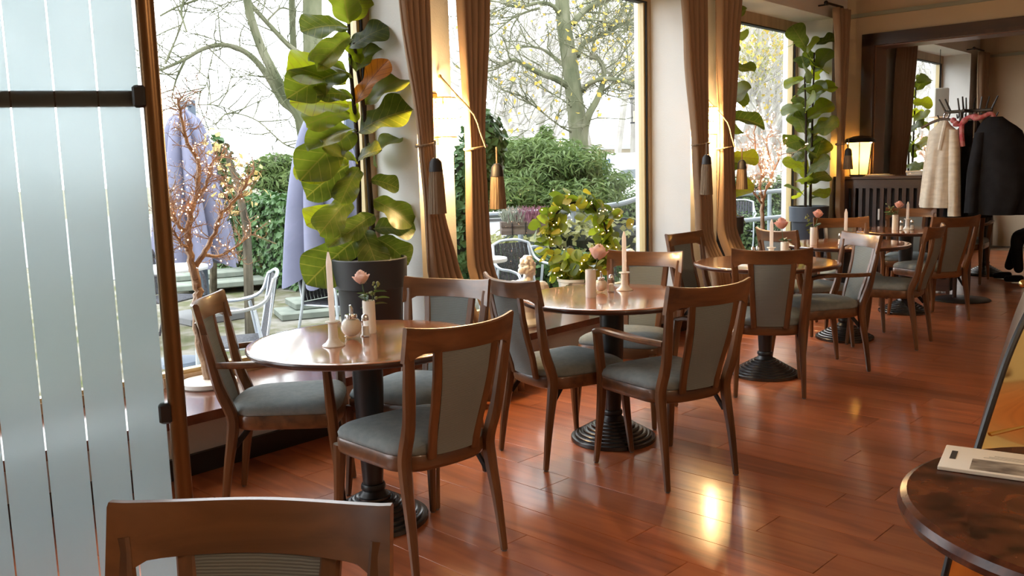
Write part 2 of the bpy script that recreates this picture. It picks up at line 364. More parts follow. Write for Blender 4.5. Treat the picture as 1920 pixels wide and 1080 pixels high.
# ================================================================ chairs
def outline(pts, n=5, r=.05):
    """polygon with rounded corners"""
    out = []; P = [Vector(p) for p in pts]; m = len(P)
    for i in range(m):
        a, b, c = P[i-1], P[i], P[(i+1) % m]
        rr = min(r, (a-b).length*.45, (c-b).length*.45)
        p0 = b+(a-b).normalized()*rr; p1 = b+(c-b).normalized()*rr
        for k in range(n+1):
            t = k/n; out.append(p0*(1-t)**2 + b*2*t*(1-t) + p1*t*t)
    return out
def railx(y, z):                                 # the back's plan curve and rake
    return -.226 - .075*max(0, (z-.45)/.45) - .045*(1-(y/.222)**2)*smoothstep((z-.40)/.35) - .012*(1-(y/.222)**2)
def make_chair(arms):
    root = link('armchair' if arms else 'dining_chair', None)
    seat = [(.235, -.10), (.235, .10), (.215, .232), (-.16, .205), (-.225, .13), (-.238, .0), (-.225, -.13), (-.16, -.205), (.215, -.232)]
    o = outline(seat, 4, .09); cx = Vector((.01, 0))
    def ring(s, z, dx=0): return [Vector(((p.x-cx.x)*s+cx.x+dx, (p.y)*s, z)) for p in o]
    MB().loft([ring(.955, .372), ring(.985, .378), ring(1.0, .39), ring(1.0, .425), ring(.985, .432), ring(.9, .432)]).obj('seat_rail', M['rail_wood'], root)
    MB().loft([ring(.93, .428), ring(.985, .434), ring(.993, .447), ring(.96, .465), ring(.88, .478), ring(.72, .486), ring(.4, .491), ring(.1, .492)]).obj('seat', M['fabric'], root, 60)
    for s in (-1, 1):
        p = [(-.262, s*.197, .006), (-.236, s*.192, .2), (-.208, s*.186, .36), (-.206, s*.186, .44), (railx(.191, .56)+.004, s*.191, .56), (railx(.203, .72)+.002, s*.203, .72), (railx(.209, .81), s*.209, .81), (railx(.211, .85), s*.211, .85)]
        bp = MB().bar(cr(p, 3), [.0125+.0085*min(1, i/6) if i < 7 else .021-.005*max(0, i-14)/7 for i in range(22)], [.012+.011*min(1, i/6) if i < 12 else max(.009, .023-.0145*(i-11)/8) for i in range(22)]).obj('back_post', M['chair_wood'], root)
        z1 = .64 if arms else .40
        q = [(.232, s*.226, .006), (.214, s*.215, .2), (.200, s*.208, .40)] + ([(.196, s*.222, .52), (.190, s*.238, .645)] if arms else [])
        n = len(cr(q, 3)); fl = MB().bar(cr(q, 3), [.0115+.0105*min(1, i/6) for i in range(n)], [.012+.011*min(1, i/6) - (.008*max(0, i-6)/6) for i in range(n)]).obj('front_leg', M['chair_wood'], root)
        for q0, lg in (((-.262, s*.197), bp), ((.232, s*.226), fl)): MB().lathe([(.010, 0), (.011, .006)], 8, (*q0, 0)).obj('glide', M['rubber'], lg)
        # slanting inner upright of the back
        q = [(railx(.1, .42+.4*t)+.001, s*(.092+.028*t), .42+.398*t) for t in (0, .25, .5, .75, 1)]
        MB().bar(q, .017, .0105).obj('back_slat', M['chair_wood'], root)
        MB().bar([(-.205, s*.175, .30), (-.135, s*.165, .385)], .005, .012).obj('brace', M['dark_metal'], root)
        if arms:
            q = cr([(-.245, s*.205, .650), (-.12, s*.238, .655), (.02, s*.252, .662), (.13, s*.250, .662), (.20, s*.240, .645)], 4)
            n = len(q); MB().bar(q, [.013+.013*math.sin(math.pi*min(1, i/(n-1)*.85)) for i in range(n)], .012).obj('arm_rest', M['rail_wood'], root)
    # crest rail, curved round the sitter's back, ends flaring
    rings = []
    for i in range(25):
        y = -.228+.456*i/24; e = abs(y/.228); zt = .892+.014*e**3; zb = .812-.030*smoothstep((e-.72)/.28)
        xt = railx(min(.222, max(-.222, y)), zt)-.004; xb = railx(min(.222, max(-.222, y)), zb); th = .012
        rings.append([Vector((xb-th, y, zb)), Vector((xb+th, y, zb)), Vector((xt+th, y, zt-.006)), Vector((xt+th-.006, y, zt)), Vector((xt-th+.006, y, zt)), Vector((xt-th, y, zt-.006))])
    MB().loft(rings).obj('crest_rail', M['rail_wood'], root)
    # upholstered back panel
    rings = []
    for k in range(13):
        z = .43+.388*k/12; hw = .076+.029*k/12; f = []; b = []
        for j in range(7):
            y = -hw+2*hw*j/6; pad = .006*(1-(abs(j-3)/3)**3)*(1-smoothstep((z-.78)/.035)); x = railx(y, z)
            f.append(Vector((x+.007+pad, y, z))); b.append(Vector((x-.007-pad, y, z)))
        rings.append(f+b[::-1])
    MB().loft(rings).obj('back_panel', M['rib'], root, 50)
    return root
PC, AC = make_chair(False), make_chair(True)
used = {}
def chair(x, y, deg, label, arms=False, group='cafe chairs'):
    p = AC if arms else PC
    if p.name in used: o = copy_tree(p)
    else: o = p; used[p.name] = 1
    o.location = (x, y, 0); o.rotation_euler = (0, 0, R_(deg)); tag(o, label, 'chair', group); return o
chair(2.03, 3.31, 319, 'armchair facing right at the nearest window table, beside the glittering twig tree', True)
chair(2.065, 2.516, 84.4, 'armless chair with its back to us at the nearest window table')
chair(2.492, 3.019, 198, 'chair behind the nearest window table, in front of the big fig pot')
chair(3.284, 2.823, 346.4, 'armless chair with blue-grey back at the left of the second table')
chair(3.375, 2.30, 73.4, 'armchair with its olive back to us at the second table', True)
chair(3.99, 2.96, 197, 'chair at the far side of the second table, behind its candle')
chair(5.544, 3.296, 269, 'chair on the window side of the third table, under the second wall lamp')
chair(5.01, 2.654, 32.4, 'chair with its back squarely to us, in front of the third table')
chair(5.692, 2.641, 144, 'armchair with pale blue back at the right of the third table', True)
chair(6.369, 3.034, 336, 'chair between the third and fourth tables, below the small lit twig tree')
chair(7.218, 3.09, 217, 'chair behind the fourth table, in front of the fig pot in the third window')
chair(6.804, 2.60, 95, 'armless chair with olive seat at the right of the fourth table')
chair(8.72, 3.16, 198, 'armchair behind the fifth table, in front of the white coat', True)
chair(8.068, 2.741, 56.6, 'dark chair with its back to us at the right of the fifth table')
chair(10.60, 3.24, 10, 'shadowy armchair beyond the coat rack, at the farthest table', True)
chair(.431, 1.046, 218, 'close-up chair in the foreground facing us, cropped by the lower edge')
# ================================================================ tables
def make_table():
    t = link('cafe_table', None); Rr = .463
    MB().lathe([(.0, .720), (Rr-.035, .720), (Rr-.012, .724), (Rr-.003, .732)], 72).obj('underside', M['table_edge'], t)
    MB().lathe([(Rr-.003, .730), (Rr, .736), (Rr, .743), (Rr-.003, .7475)], 72, (0, 0, 0), False).obj('edge_band', M['table_edge'], t)
    MB().lathe([(Rr-.003, .7475), (Rr-.006, .749), (Rr-.03, .75), (Rr*.5, .75), (.0, .75)], 72, (0, 0, 0), False).obj('table_top', M['table_wood'], t)
    MB().lathe([(.10, .720), (.10, .712), (.062, .70), (.060, .55), (.052, .35), (.043, .19), (.040, .155)], 28).obj('column', M['black_iron'], t)
    MB().lathe([(.046, .158), (.050, .150), (.050, .138), (.044, .130), (.052, .118), (.066, .104), (.070, .098)], 28).obj('collar', M['black_iron'], t)
    prof = [(0, 0), (.214, 0), (.218, .004), (.218, .020)]
    r, z = .218, .020
    for k in range(7):
        prof += [(r-.003, z+.003), (r-.012, z+.0045), (r-.0195, z+.0045), (r-.0205, z+.013)]
        r -= .0212; z += .0125
    prof += [(r-.004, z+.002), (0, z+.004)]
    MB().lathe(prof, 56).obj('base', M['iron_base'], t, 25); return t
TP = [(2.106, 2.848), (3.575, 2.753), (5.318, 2.828), (6.773, 2.923), (8.243, 3.012), (11.30, 3.22)]
TN = ['nearest round window table, its top shining white from the window', 'second round table from the left, with the pink rose bending right', 'third round table, half hidden by the chair with its back to us', 'fourth round table, below the third window', 'fifth round table, in front of the slatted radiator cover', 'farthest table beyond the coat rack, where a guest sits']
pt = make_table()
for i, (p, n) in enumerate(zip(TP, TN)):
    t = pt if i == 0 else copy_tree(pt)
    t.location = (*p, 0); t.rotation_euler = (0, 0, i*.9); tag(t, n, 'table', 'round cafe tables')
ZT = .7502
# ================================================================ things on the tables
def holder(px, py, lab, clab, h=.29, tilt=0):
    p = atz(px, py, ZT) if px > 50 else Vector((px, py, ZT))
    o = MB().lathe([(0, 0), (.043, 0), (.044, .003), (.040, .007), (.030, .013), (.021, .026), (.0185, .033), (.0195, .036), (.0185, .039), (.0175, .075), (.0185, .079), (.0175, .083), (.019, .088), (.029, .091), (.029, .096), (.014, .097), (.0135, .085), (0, .085)], 28).obj('candle_holder', M['porcelain'], None, 38, p)
    tag(o, lab, 'candle holder', 'white candle holders')
    c = thing('candle', clab, 'candle', p+Vector((0, 0, .0855)), 0, 'table candles'); c.rotation_euler = (R_(tilt), R_(-tilt), 0)
    MB().lathe([(0, 0), (.0115, 0), (.0118, h*.5), (.0112, h*.80), (.0105, h*.83), (.0035, h*.955), (0, h*.96)], 16).obj('wax_body', M['wax'], c)
    MB().tube([(0, 0, h*.95), (.001, 0, h*.99)], .0012, 5).obj('wick', M['black_iron'], c)
def vase(px, py, lab, h=.135, r=.026):
    p = atz(px, py, ZT)
    o = MB().lathe([(0, 0), (r*.95, 0), (r, .004), (r, h-.004), (r*.97, h), (r*.86, h), (r*.84, h-.02), (r*.8, .01), (0, .01)], 24).obj('vase', M['porcelain'], None, 38, p)
    tag(o, lab, 'vase', 'white bud vases'); return p
M['petal'] = translu('rose_petal', (.88, .52, .44), .35, .55)
M['petal2'] = translu('rose_petal_pale', (.90, .66, .57), .35, .55)
M['stem'] = plain('rose_stem', (.06, .12, .035), .5)
M['roseleaf'] = leafmat('rose_leaf', (.025, .06, .025), (.06, .12, .045), .2, .35)
M['sprig'] = leafmat('sprig_bud', (.20, .25, .10), (.36, .40, .18), .25, .5)
def cup(rad, h, wid, flare, lean):
    mb = MB(); rows = []
    for i in range(6):
        t = i/5; z = h*t; rr = rad*(.35+.75*math.sin(min(1, t*1.15)*math.pi*.55)) + flare*max(0, t-.7)*rad*2.2
        w = wid*(.45+.75*math.sin(math.pi*(.12+.78*t)))*(1-.35*max(0, t-.75)*2)
        rows.append([Vector((rr*math.cos(a), rr*math.sin(a), z - .12*h*(abs(j-3)/3)**2*t)) for j, a in enumerate([w*(q-3)/3 for q in range(7)])])
    mb.loft(rows, False, False); return mb
def rose(base, top, lab, pale=False, s=1.0, lean=(0, 0)):
    """base: inside the vase; top: the bloom's foot"""
    o = thing('rose', lab, 'flower', base, 0, 'single roses in vases'); t = Vector(top)-Vector(base)
    pts = cr([(0, 0, 0), t*.5+Vector((0, 0, .012)), t], 5); MB().tube(pts, .0024, 6).obj('stem', M['stem'], o)
    d = (pts[-1]-pts[-3]).normalized(); q = Vector((0, 0, 1)).rotation_difference((d+Vector((0, 0, .4))).normalized())
    pm = M['petal2' if pale else 'petal']; k = 0
    bd = MB().lathe([(0, 0), (.012*s, .004*s), (.019*s, .016*s), (.018*s, .030*s), (.012*s, .043*s), (.005*s, .049*s), (0, .050*s)], 14).obj('bud', pm, o, 60, t); bd.rotation_mode = 'QUATERNION'; bd.rotation_quaternion = q
    for rad, h, wid, fl, n, z0 in ((.006, .052, 1.7, -.35, 3, .004), (.011, .051, 1.4, -.3, 3, .002), (.0165, .048, 1.15, -.22, 4, .001), (.0215, .043, 1.0, -.05, 5, 0), (.026, .034, .9, .40, 5, 0)):
        me = cup(rad*s, h*s, wid, fl, 0).mesh('petal', pm)
        for j in range(n):
            p = link('petal', me, o, t+q @ Vector((0, 0, z0*s))); p.rotation_mode = 'QUATERNION'
            p.rotation_quaternion = q @ Matrix.Rotation(2*math.pi*j/n+k*.7, 3, 'Z').to_quaternion()
        k += 1
    for j in range(5):
        p = MB().loft([[Vector((0, -.003, 0)), Vector((0, .003, 0))], [Vector((.012, -.004, .006)), Vector((.012, .004, .006))], [Vector((.024, -.001, .004)), Vector((.024, .001, .004))]], False, False).obj('sepal', M['roseleaf'], o, 38, t)
        p.rotation_euler = (0, 0, j*1.257)
    return o
def blade(L, w, fold=.25, droop=.2, n=7):
    mb = MB(); rows = []
    for i in range(n):
        t = i/(n-1); hw = w*math.sin(math.pi*(t*.94+.03))**.8*.5; z = -droop*L*t*t
        rows.append([Vector((L*t, -hw, z+fold*hw)), Vector((L*t, -hw*.5, z+fold*hw*.4)), Vector((L*t, 0, z)), Vector((L*t, hw*.5, z+fold*hw*.4)), Vector((L*t, hw, z+fold*hw))])
    return mb.loft(rows, False, False)
RL = blade(.055, .032).mesh('leaf', M['roseleaf'])
def leaves_on(o, pts, seed):
    r = random.Random(seed)
    for p in pts: link('leaf', RL, o, p, (r.uniform(-.4, .4), r.uniform(-.5, .2), r.uniform(0, 6.28)), r.uniform(.8, 1.2))
def sprig(base, tops, lab, seed):
    o = thing('flower_sprig', lab, 'flower', base, 0, 'small greenish flower sprigs'); r = random.Random(seed); base = Vector(base)
    for tp in tops:
        t = Vector(tp)-base; MB().tube(cr([(0, 0, 0), t*.5, t], 3), .0015, 5).obj('stem', M['stem'], o)
        mb = MB()
        for k in range(9):
            c = t*(.75+.25*r.random())+Vector((r.gauss(0, .009), r.gauss(0, .009), r.gauss(0, .008)))
            mb.sphere(c, r.uniform(.004, .008), 6)
        mb.obj('buds', M['sprig'], o)
        leaves_on(o, [t*.45, t*.6], seed+1)
M['salt'] = plain('salt', (.82, .80, .76), .8); M['sugar'] = plain('sugar', (.80, .71, .58), .7)
M['sglass'] = glassmat('table_glass', (.97, .98, .98))
def shaker(px, py, lab, h=.085):
    p = atz(px, py, ZT); o = thing('salt_shaker', lab, 'shaker', p, 0, 'glass shakers')
    MB().lathe([(0, 0), (.021, 0), (.0215, .004), (.016, .010), (.0135, .05), (.0125, .066)], 10).obj('glass_body', M['sglass'], o); gb = o.children[-1]
    MB().lathe([(0, .004), (.0155, .004), (.0145, .011), (.0125, .042), (0, .044)], 10).obj('salt_fill', M['salt'], gb)
    MB().lathe([(.0145, .064), (.015, .070), (.014, .080), (.010, .088), (0, .092)], 14).obj('cap', M['chrome'], o)
def sugar(px, py, lab, s=1.0):
    p = atz(px, py, ZT); o = thing('sugar_dispenser', lab, 'dispenser', p, 0, 'sugar dispensers')
    R0 = .042*s
    MB().lathe([(0, 0), (.024*s, 0), (.025*s, .004), (.030*s, .010)] + [(R0*math.cos(a), .047*s+R0*math.sin(a)) for a in [R_(q) for q in range(-55, 62, 13)]] + [(.019*s, .086*s)], 24).obj('glass_globe', M['sglass'], o); gb = o.children[-1]
    MB().lathe([(0, .006)] + [(R0*.94*math.cos(a), .047*s+R0*.94*math.sin(a)) for a in [R_(q) for q in range(-75, 46, 12)]] + [(0, .080*s)], 24).obj('sugar_fill', M['sugar'], gb)
    MB().lathe([(.024*s, .082*s), (.025*s, .090*s), (.022*s, .097*s), (0, .099*s)], 20).obj('lid', M['chrome'], o); ld = o.children[-1]
    MB().tube([(.003, 0, .095*s), (.003, 0, .118*s), (-.002, 0, .134*s)], [.0085*s, .0085*s, .004*s], 12).obj('spout', M['chrome'], ld)
# first table
holder(626, 648, 'white candle holder on the nearest window table', 'tapered pale candle standing on the nearest window table', .29, 2)
sugar(660, 634, 'round glass sugar dispenser on the nearest window table')
shaker(686, 630, 'glass salt shaker next to the sugar on the nearest window table')
v = vase(694, 624, 'white vase holding the upright rose on the nearest table')
rose(v+Vector((0, 0, .03)), at(679, 532, (v-CAM).dot(fw)), 'upright pale pink rose bud on the nearest window table', True, 1.05)
sprig(v+Vector((.004, -.004, .03)), [at(706, 528, (v-CAM).dot(fw)), at(699, 546, (v-CAM).dot(fw)-.01)], 'small yellow-green flower sprig beside the rose on the nearest table', 3)
o = thing('rose_leaves', 'grey-green leaves hanging over the rim of the nearest vase', 'leaves', v+Vector((0, 0, .135)))
leaves_on(o, [(.0, .0, .02), (.01, -.01, .03), (-.01, 0, .015), (0, .01, 0)], 4)
MB().tube([(0, 0, -.05), (0, .004, .03)], .0016, 5).obj('stem', M['stem'], o)
# second table
v = vase(1108, 557, 'white vase holding the rose that bends right on the second table', .14, .027); d = (v-CAM).dot(fw)
rose(v+Vector((0, 0, .03)), at(1120, 486, d+.02), 'large pale pink rose bending right over the second table', True, 1.45)
o = thing('rose_leaves', 'dark leaves under the rose on the second table', 'leaves', v+Vector((0, 0, .135)))
leaves_on(o, [(.01, -.01, .015), (.02, -.02, .02), (.015, 0, .0)], 9); MB().tube([(0, 0, -.05), (.01, -.01, .015)], .0016, 5).obj('stem', M['stem'], o)
sugar(1127, 548, 'glass sugar dispenser half behind the vase on the second table', .82)
shaker(1146, 547, 'glass salt shaker between vase and candle on the second table')
holder(1171, 544, 'white candle holder on the second table', 'pale candle standing on the second table', .235)
o = MB().lathe([(0, 0), (.022, 0), (.024, .002), (.026, .075), (.0245, .075), (.0225, .005), (0, .005)], 20).obj('drinking_glass', M['sglass'], None, 38, atz(1158, 536, ZT)); tag(o, 'small empty glass behind the candle on the second table', 'glass')
# third table
v = vase(1471, 493, 'white vase behind the chair back on the third table', .135); d = (v-CAM).dot(fw)
rose(v+Vector((0, 0, .03)), at(1466, 429, d), 'wide open peach rose on the third table', False, 1.35)
o = thing('rose_leaves', 'dark leaves below the peach rose on the third table', 'leaves', v+Vector((0, 0, .13)))
leaves_on(o, [(.01, -.01, .02), (.02, -.01, .01), (0, 0, .03)], 12); MB().tube([(0, 0, -.05), (.01, -.01, .02)], .0016, 5).obj('stem', M['stem'], o)
holder(1446, 491, 'white candle holder on the third table', 'pale candle standing on the third table', .20)
shaker(1412, 488, 'left one of two shakers on the third table'); shaker(1421, 486, 'right one of two shakers on the third table')
# fourth table
v = vase(1525, 459, 'white vase on the fourth table', .135); d = (v-CAM).dot(fw)
rose(v+Vector((0, 0, .03)), at(1533, 408, d), 'pink rose on the fourth table, in front of the grey fig pot', False, 1.2)
sprig(v+Vector((0, .003, .03)), [at(1513, 402, d), at(1519, 412, d)], 'green bud sprig beside the pink rose on the fourth table', 7)
o = thing('rose_leaves', 'green leaves below the pink rose on the fourth table', 'leaves', v+Vector((0, 0, .13)))
leaves_on(o, [(.01, -.01, .02), (.0, .0, .01), (-.01, .01, .03)], 15); MB().tube([(0, 0, -.05), (.01, -.01, .02)], .0016, 5).obj('stem', M['stem'], o)
holder(1585, 461, 'white candle holder on the fourth table', 'pale candle standing on the fourth table', .20)
shaker(1575, 459, 'left one of two shakers beside the candle of the fourth table'); shaker(1596, 459, 'right one of two shakers beside the candle of the fourth table')
# fifth table
v = vase(1678, 431, 'white vase on the fifth table', .135); d = (v-CAM).dot(fw)
rose(v+Vector((0, 0, .03)), at(1685, 390, d), 'pink rose leaning right on the fifth table', False, 1.2)
sprig(v+Vector((0, .003, .03)), [at(1666, 382, d), at(1671, 389, d)], 'round green bud sprig beside the pink rose on the fifth table', 11)
o = thing('rose_leaves', 'green leaves below the pink rose on the fifth table', 'leaves', v+Vector((0, 0, .13)))
leaves_on(o, [(.01, -.01, .02), (.0, .0, .01), (-.01, .01, .03)], 18); MB().tube([(0, 0, -.05), (.01, -.01, .02)], .0016, 5).obj('stem', M['stem'], o)
holder(1701, 430, 'white candle holder on the fifth table', 'pale candle standing on the fifth table', .17)
shaker(1690, 432, 'left one of two shakers on the fifth table'); shaker(1710, 431, 'right one of two shakers on the fifth table')
# ================================================================ foreground table, magazine, pastry counter
M['dark_top'] = varied('dark_burl', [(.35, (.012, .004, .003)), (.5, (.07, .020, .010)), (.7, (.15, .045, .018))], (11, 11, 11), .22, .25, 0, 8, 0, distort=1.2)
t = thing('side_table', 'dark burled round table cropped at the lower right corner', 'table', (1.932, .274, 0))
Rr = .408
MB().lathe([(0, .708), (Rr-.02, .708), (Rr-.004, .714), (Rr, .728), (Rr-.006, .742), (Rr-.018, .748)], 72, (0, 0, 0), False).obj('edge_band', M['dark_top'], t)
MB().lathe([(Rr-.018, .748), (Rr-.022, .7475), (.0, .7475)], 72, (0, 0, 0), False).obj('table_top', M['dark_top'], t)
MB().lathe([(.09, .708), (.05, .69), (.045, .2), (.06, .1), (.22, .03), (.22, 0)], 32).obj('pedestal', plain('grey_metal', (.14, .14, .16), .4, .3), t)
# ================================================================ magazine and pastry counter on the right
M['paper'] = plain('paper', (.74, .69, .60), .6); M['ink'] = plain('print_grey', (.20, .17, .15), .6); M['ink2'] = plain('print_light', (.50, .46, .40), .6); M['ink3'] = plain('print_black', (.03, .03, .03), .6)
g = thing('magazine', 'open-laid white magazine with a grey photo on the dark corner table', 'magazine', (2.055, .50, .7482), -R_(78))
MB().box((0, 0, .004), (.30, .165, .008), None, .001).obj('pages', M['paper'], g)
MB().box((.03, -.035, .0083), (.24, .075, .0004)).obj('photo_print', varied('photo_print', [(.35, (.12, .10, .09)), (.7, (.48, .44, .38))], (14, 30, 5), .5), g, 0)
for k in range(3): MB().box((.03, .020+k*.009, .0083), (.20-.02*k, .004, .0004)).obj('text_line', M['ink2'], g, 0)
MB().box((-.128, .012, .0083), (.012, .06, .0004)).obj('title_print', M['ink3'], g, 0)
def brassm():
    m, nt, b = newmat('polished_brass'); setp(b, Base_Color=(.93, .76, .34, 1), Metallic=1, Roughness=.08)
    n = N(nt, 'TexNoise', Scale=2.4, Detail=.5); nt.links.new(coords(nt), n.inputs['Vector']); bump(nt, b, n.outputs[0], .8, .20); return m
ct = thing('pastry_counter', 'curved polished brass counter end with dark rim at the right edge', 'counter', at(1900, 700, 2.5).xy.to_3d())
base = Vector(ct.location); D0 = 2.5
pe = [(1786, 1000), (1806, 915), (1832, 830), (1858, 749), (1885, 670), (1918, 595), (1962, 522), (2030, 455), (2130, 410), (2260, 395)]
edge = cr([at(x, y, D0) for x, y in pe], 5); edge = [Vector((edge[0].x-.05, edge[0].y+.05, .0))]+edge
dirv = (at(2300, 500, D0)-at(1900, 500, D0)); dirv.z = 0; dirv.normalize(); back = ray(1960, 540); back.z = 0; back.normalize()
far = [at(2480, 395, D0)]; far.append(Vector((far[0].x, far[0].y, 0)))
poly = [p-base for p in edge+far]
mb = MB(); n = len(poly); mb.add(poly+[p+back*.9 for p in poly], [tuple(range(n))[::-1], tuple(range(n, 2*n))]+[(i, (i+1) % n, (i+1) % n+n, i+n) for i in range(n)])
mb.obj('body', M['dark_wood'], ct, 25)
inset = [p-base+dirv*.018-back*.004 for p in edge]+[p-base-back*.004 for p in far]
mb = MB(); mb.add([p-back*.004 for p in inset]+inset, [tuple(range(n))[::-1], tuple(range(n, 2*n))]+[(i, (i+1) % n, (i+1) % n+n, i+n) for i in range(n)])
mb.obj('brass_panel', brassm(), ct, 0)
MB().tube([p-base+dirv*.006-back*.006 for p in edge], .010, 8).obj('rim', M['black_iron'], ct)
for i0, i1 in ((8, 26), (12, 30)):
    a, b = edge[i0]-base+dirv*.03-back*.012, edge[min(i1, len(edge)-1)]-base+dirv*.42-back*.012-Vector((0, 0, .30))
    MB().tube([a, a*.5+b*.5, b], .005, 6).obj('brass_strip', M['brass'], ct)
MB().sphere(at(1919, 532, 2.48)-base, .012, 12).obj('knob', M['brass'], ct)
# ================================================================ curtains
M['curtain'] = varied('curtain_cloth', [(.3, (.27, .180, .118)), (.7, (.34, .230, .152))], (5, 5, 1.2), .75, .2, .1, 4, bscale=300)
M['cord'] = varied('tassel_cord', [(.3, (.15, .105, .068)), (.7, (.24, .175, .12))], (90, 90, 6), .8, .2, .4)
M['tassel_cap'] = plain('tassel_cap', (.012, .010, .012), .6)
def curtain(lab, rows, folds, tie=None, tas=None, hook=None, v0=-.13, ph=0):
    """rows: (z, u0, u1) from the top down"""
    c = thing('curtain', lab, 'curtain', W(rows[0][1], v0, 0), 0, 'brown tied-back curtains'); base = Vector(c.location)
    zs = [rows[0][0]+(rows[-1][0]-rows[0][0])*i/44 for i in range(45)]; nc = folds*9; mb = MB(); grid = []
    R2 = sorted(rows)
    for z in zs:
        for k in range(len(R2)-1):
            if R2[k][0] <= z+1e-6 <= R2[k+1][0]+1e-5: a, b = R2[k], R2[k+1]
        t = (z-a[0])/(b[0]-a[0]); t = t*t*(3-2*t)*.6+t*.4; u0 = a[1]+(b[1]-a[1])*t; u1 = a[2]+(b[2]-a[2])*t
        wf = (u1-u0)/folds; amp = min(.055, .35*wf+.012); row = []
        for j in range(nc+1):
            s = j/nc; q = 2*math.pi*folds*s+ph+.5*math.sin(3*z+s*4)
            row.append(W(u0+(u1-u0)*(s+.10/folds*math.sin(q*1.0+1.2)), v0-.15*smoothstep((.85-z)/.45)+amp*math.sin(q)*(.8+.2*math.sin(7*s+z)), z)-base)
        grid.append(row)
    mb.loft(grid, False, False); o = mb.obj('cloth', M['curtain'], c, 180); sm = o.modifiers.new('thick', 'SOLIDIFY'); sm.thickness = .004
    if tie:
        z, u0, u1 = tie; um = (u0+u1)/2; hw = (u1-u0)/2+.012
        pts = [W(um+hw*math.cos(a), v0+.050*math.sin(a), z+.012*math.cos(a))-base for a in [2*math.pi*i/20 for i in range(21)]]
        MB().tube(pts, .008, 7).obj('tie_band', M['cord'], c)
    if hook:
        a = W(hook[0], -.02, hook[1])-base; b = W((tie[1]+tie[2])/2, v0-.06, tie[0])-base
        mid = W(hook[0]*.45+(tie[1]+tie[2])/2*.55, v0-.07, hook[1]*.45+tie[0]*.55)-base; b = W((tie[1]+tie[2])/2, v0-.085, tie[0])-base; MB().tube(cr([a, a*.5+mid*.5, mid, mid*.5+b*.5, b], 2), .007, 6).obj('tie_cord', M['cord'], c); MB().sphere(a, .012, 8).obj('hook', M['brass'], c)
    if tas:
        u, zt, zb = tas; p = W(u, v0-.095, 0)-base
        MB().tube([p+Vector((0, 0, zt+.10)), p+Vector((0, 0, zt))], .006, 6).obj('tassel_cord', M['cord'], c)
        zm = zt-.075
        q = MB().lathe([(0, zt+.004), (.018, zt), (.034, zt-.02), (.040, zm), (0, zm)], 16, p).obj('tassel_head', M['tassel_cap'], c); th_ = q
        rr = [[p+Vector(((rad*(1+.06*math.sin(j*9.3)))*math.cos(2*math.pi*j/36), (rad*(1+.06*math.sin(j*9.3)))*math.sin(2*math.pi*j/36), z)) for j in range(36)] for rad, z in ((.036, zm+.002), (.041, zm-.04), (.044, (zm+zb)/2), (.050, zb))]
        MB().loft(rr).obj('tassel_fringe', M['cord'], th_, 20)
    return c
curtain('brown curtain left of the first wall lamp, over the first pier', [(2.95, 3.12, 3.42), (2.3, 3.22, 3.42), (1.55, 3.315, 3.415), (1.2, 3.34, 3.47), (.75, 3.35, 3.59), (.02, 3.36, 3.66)], 5, (1.55, 3.315, 3.415), (3.345, 1.47, 1.16))
curtain('brown curtain right of the first wall lamp, lit from the side', [(2.95, 3.66, 3.99), (2.4, 3.67, 3.92), (1.55, 3.695, 3.84), (1.0, 3.68, 3.86), (.4, 3.69, 3.92), (.02, 3.70, 3.97)], 5, (1.53, 3.70, 3.84), (3.85, 1.43, 1.16), (3.60, 1.95), ph=1)
curtain('brown curtain left of the second wall lamp', [(2.95, 6.12, 6.50), (2.3, 6.20, 6.51), (1.55, 6.32, 6.53), (1.0, 6.37, 6.60), (.02, 6.38, 6.66)], 5, (1.55, 6.32, 6.53), (6.35, 1.46, 1.14), ph=2)
curtain('brown curtain right of the second wall lamp, beside the third window', [(2.95, 6.70, 7.10), (2.3, 6.71, 7.02), (1.55, 6.73, 6.95), (1.0, 6.73, 6.99), (.02, 6.73, 7.10)], 5, (1.52, 6.73, 6.95), (6.95, 1.41, 1.16), (6.62, 1.98), ph=.5)
curtain('brown curtain at the right end of the third window, above the fig', [(2.93, 9.12, 9.47), (2.6, 9.18, 9.45), (1.6, 9.28, 9.39), (1.0, 9.28, 9.42), (.02, 9.25, 9.42)], 4, (1.55, 9.28, 9.39), (9.30, 1.5, 1.28), ph=1.5)
curtain('brown curtain seen through the opening, left of the far window', [(2.95, 11.05, 11.62), (1.8, 10.95, 11.45), (1.3, 10.90, 11.32), (.02, 10.85, 11.5)], 6, ph=.7)
curtain('ochre curtain in the far corner beyond the coat rack', [(2.88, 14.42, 14.82), (1.6, 14.5, 14.78), (.02, 14.5, 14.8)], 4, ph=.2)
for lab, u0, u1, z in (('dark curtain rod end at the third window', 8.88, 9.30, 2.945), ('dark curtain rod end in the far room', 14.1, 14.6, 2.90)):
    r = thing('curtain_rod', lab, 'curtain rod', W(u0, -.13, z)); b0 = Vector(r.location)
    MB().tube([(0, 0, 0), W(u1, -.13, z)-b0], .013, 10).obj('rod', M['dark_metal'], r); MB().sphere((0, 0, 0), .022, 10).obj('finial', M['dark_metal'], r)
    MB().tube([W(u0+.12, -.13, z)-b0, W(u0+.12, 0, z)-b0], .008, 8).obj('bracket', M['dark_metal'], r)
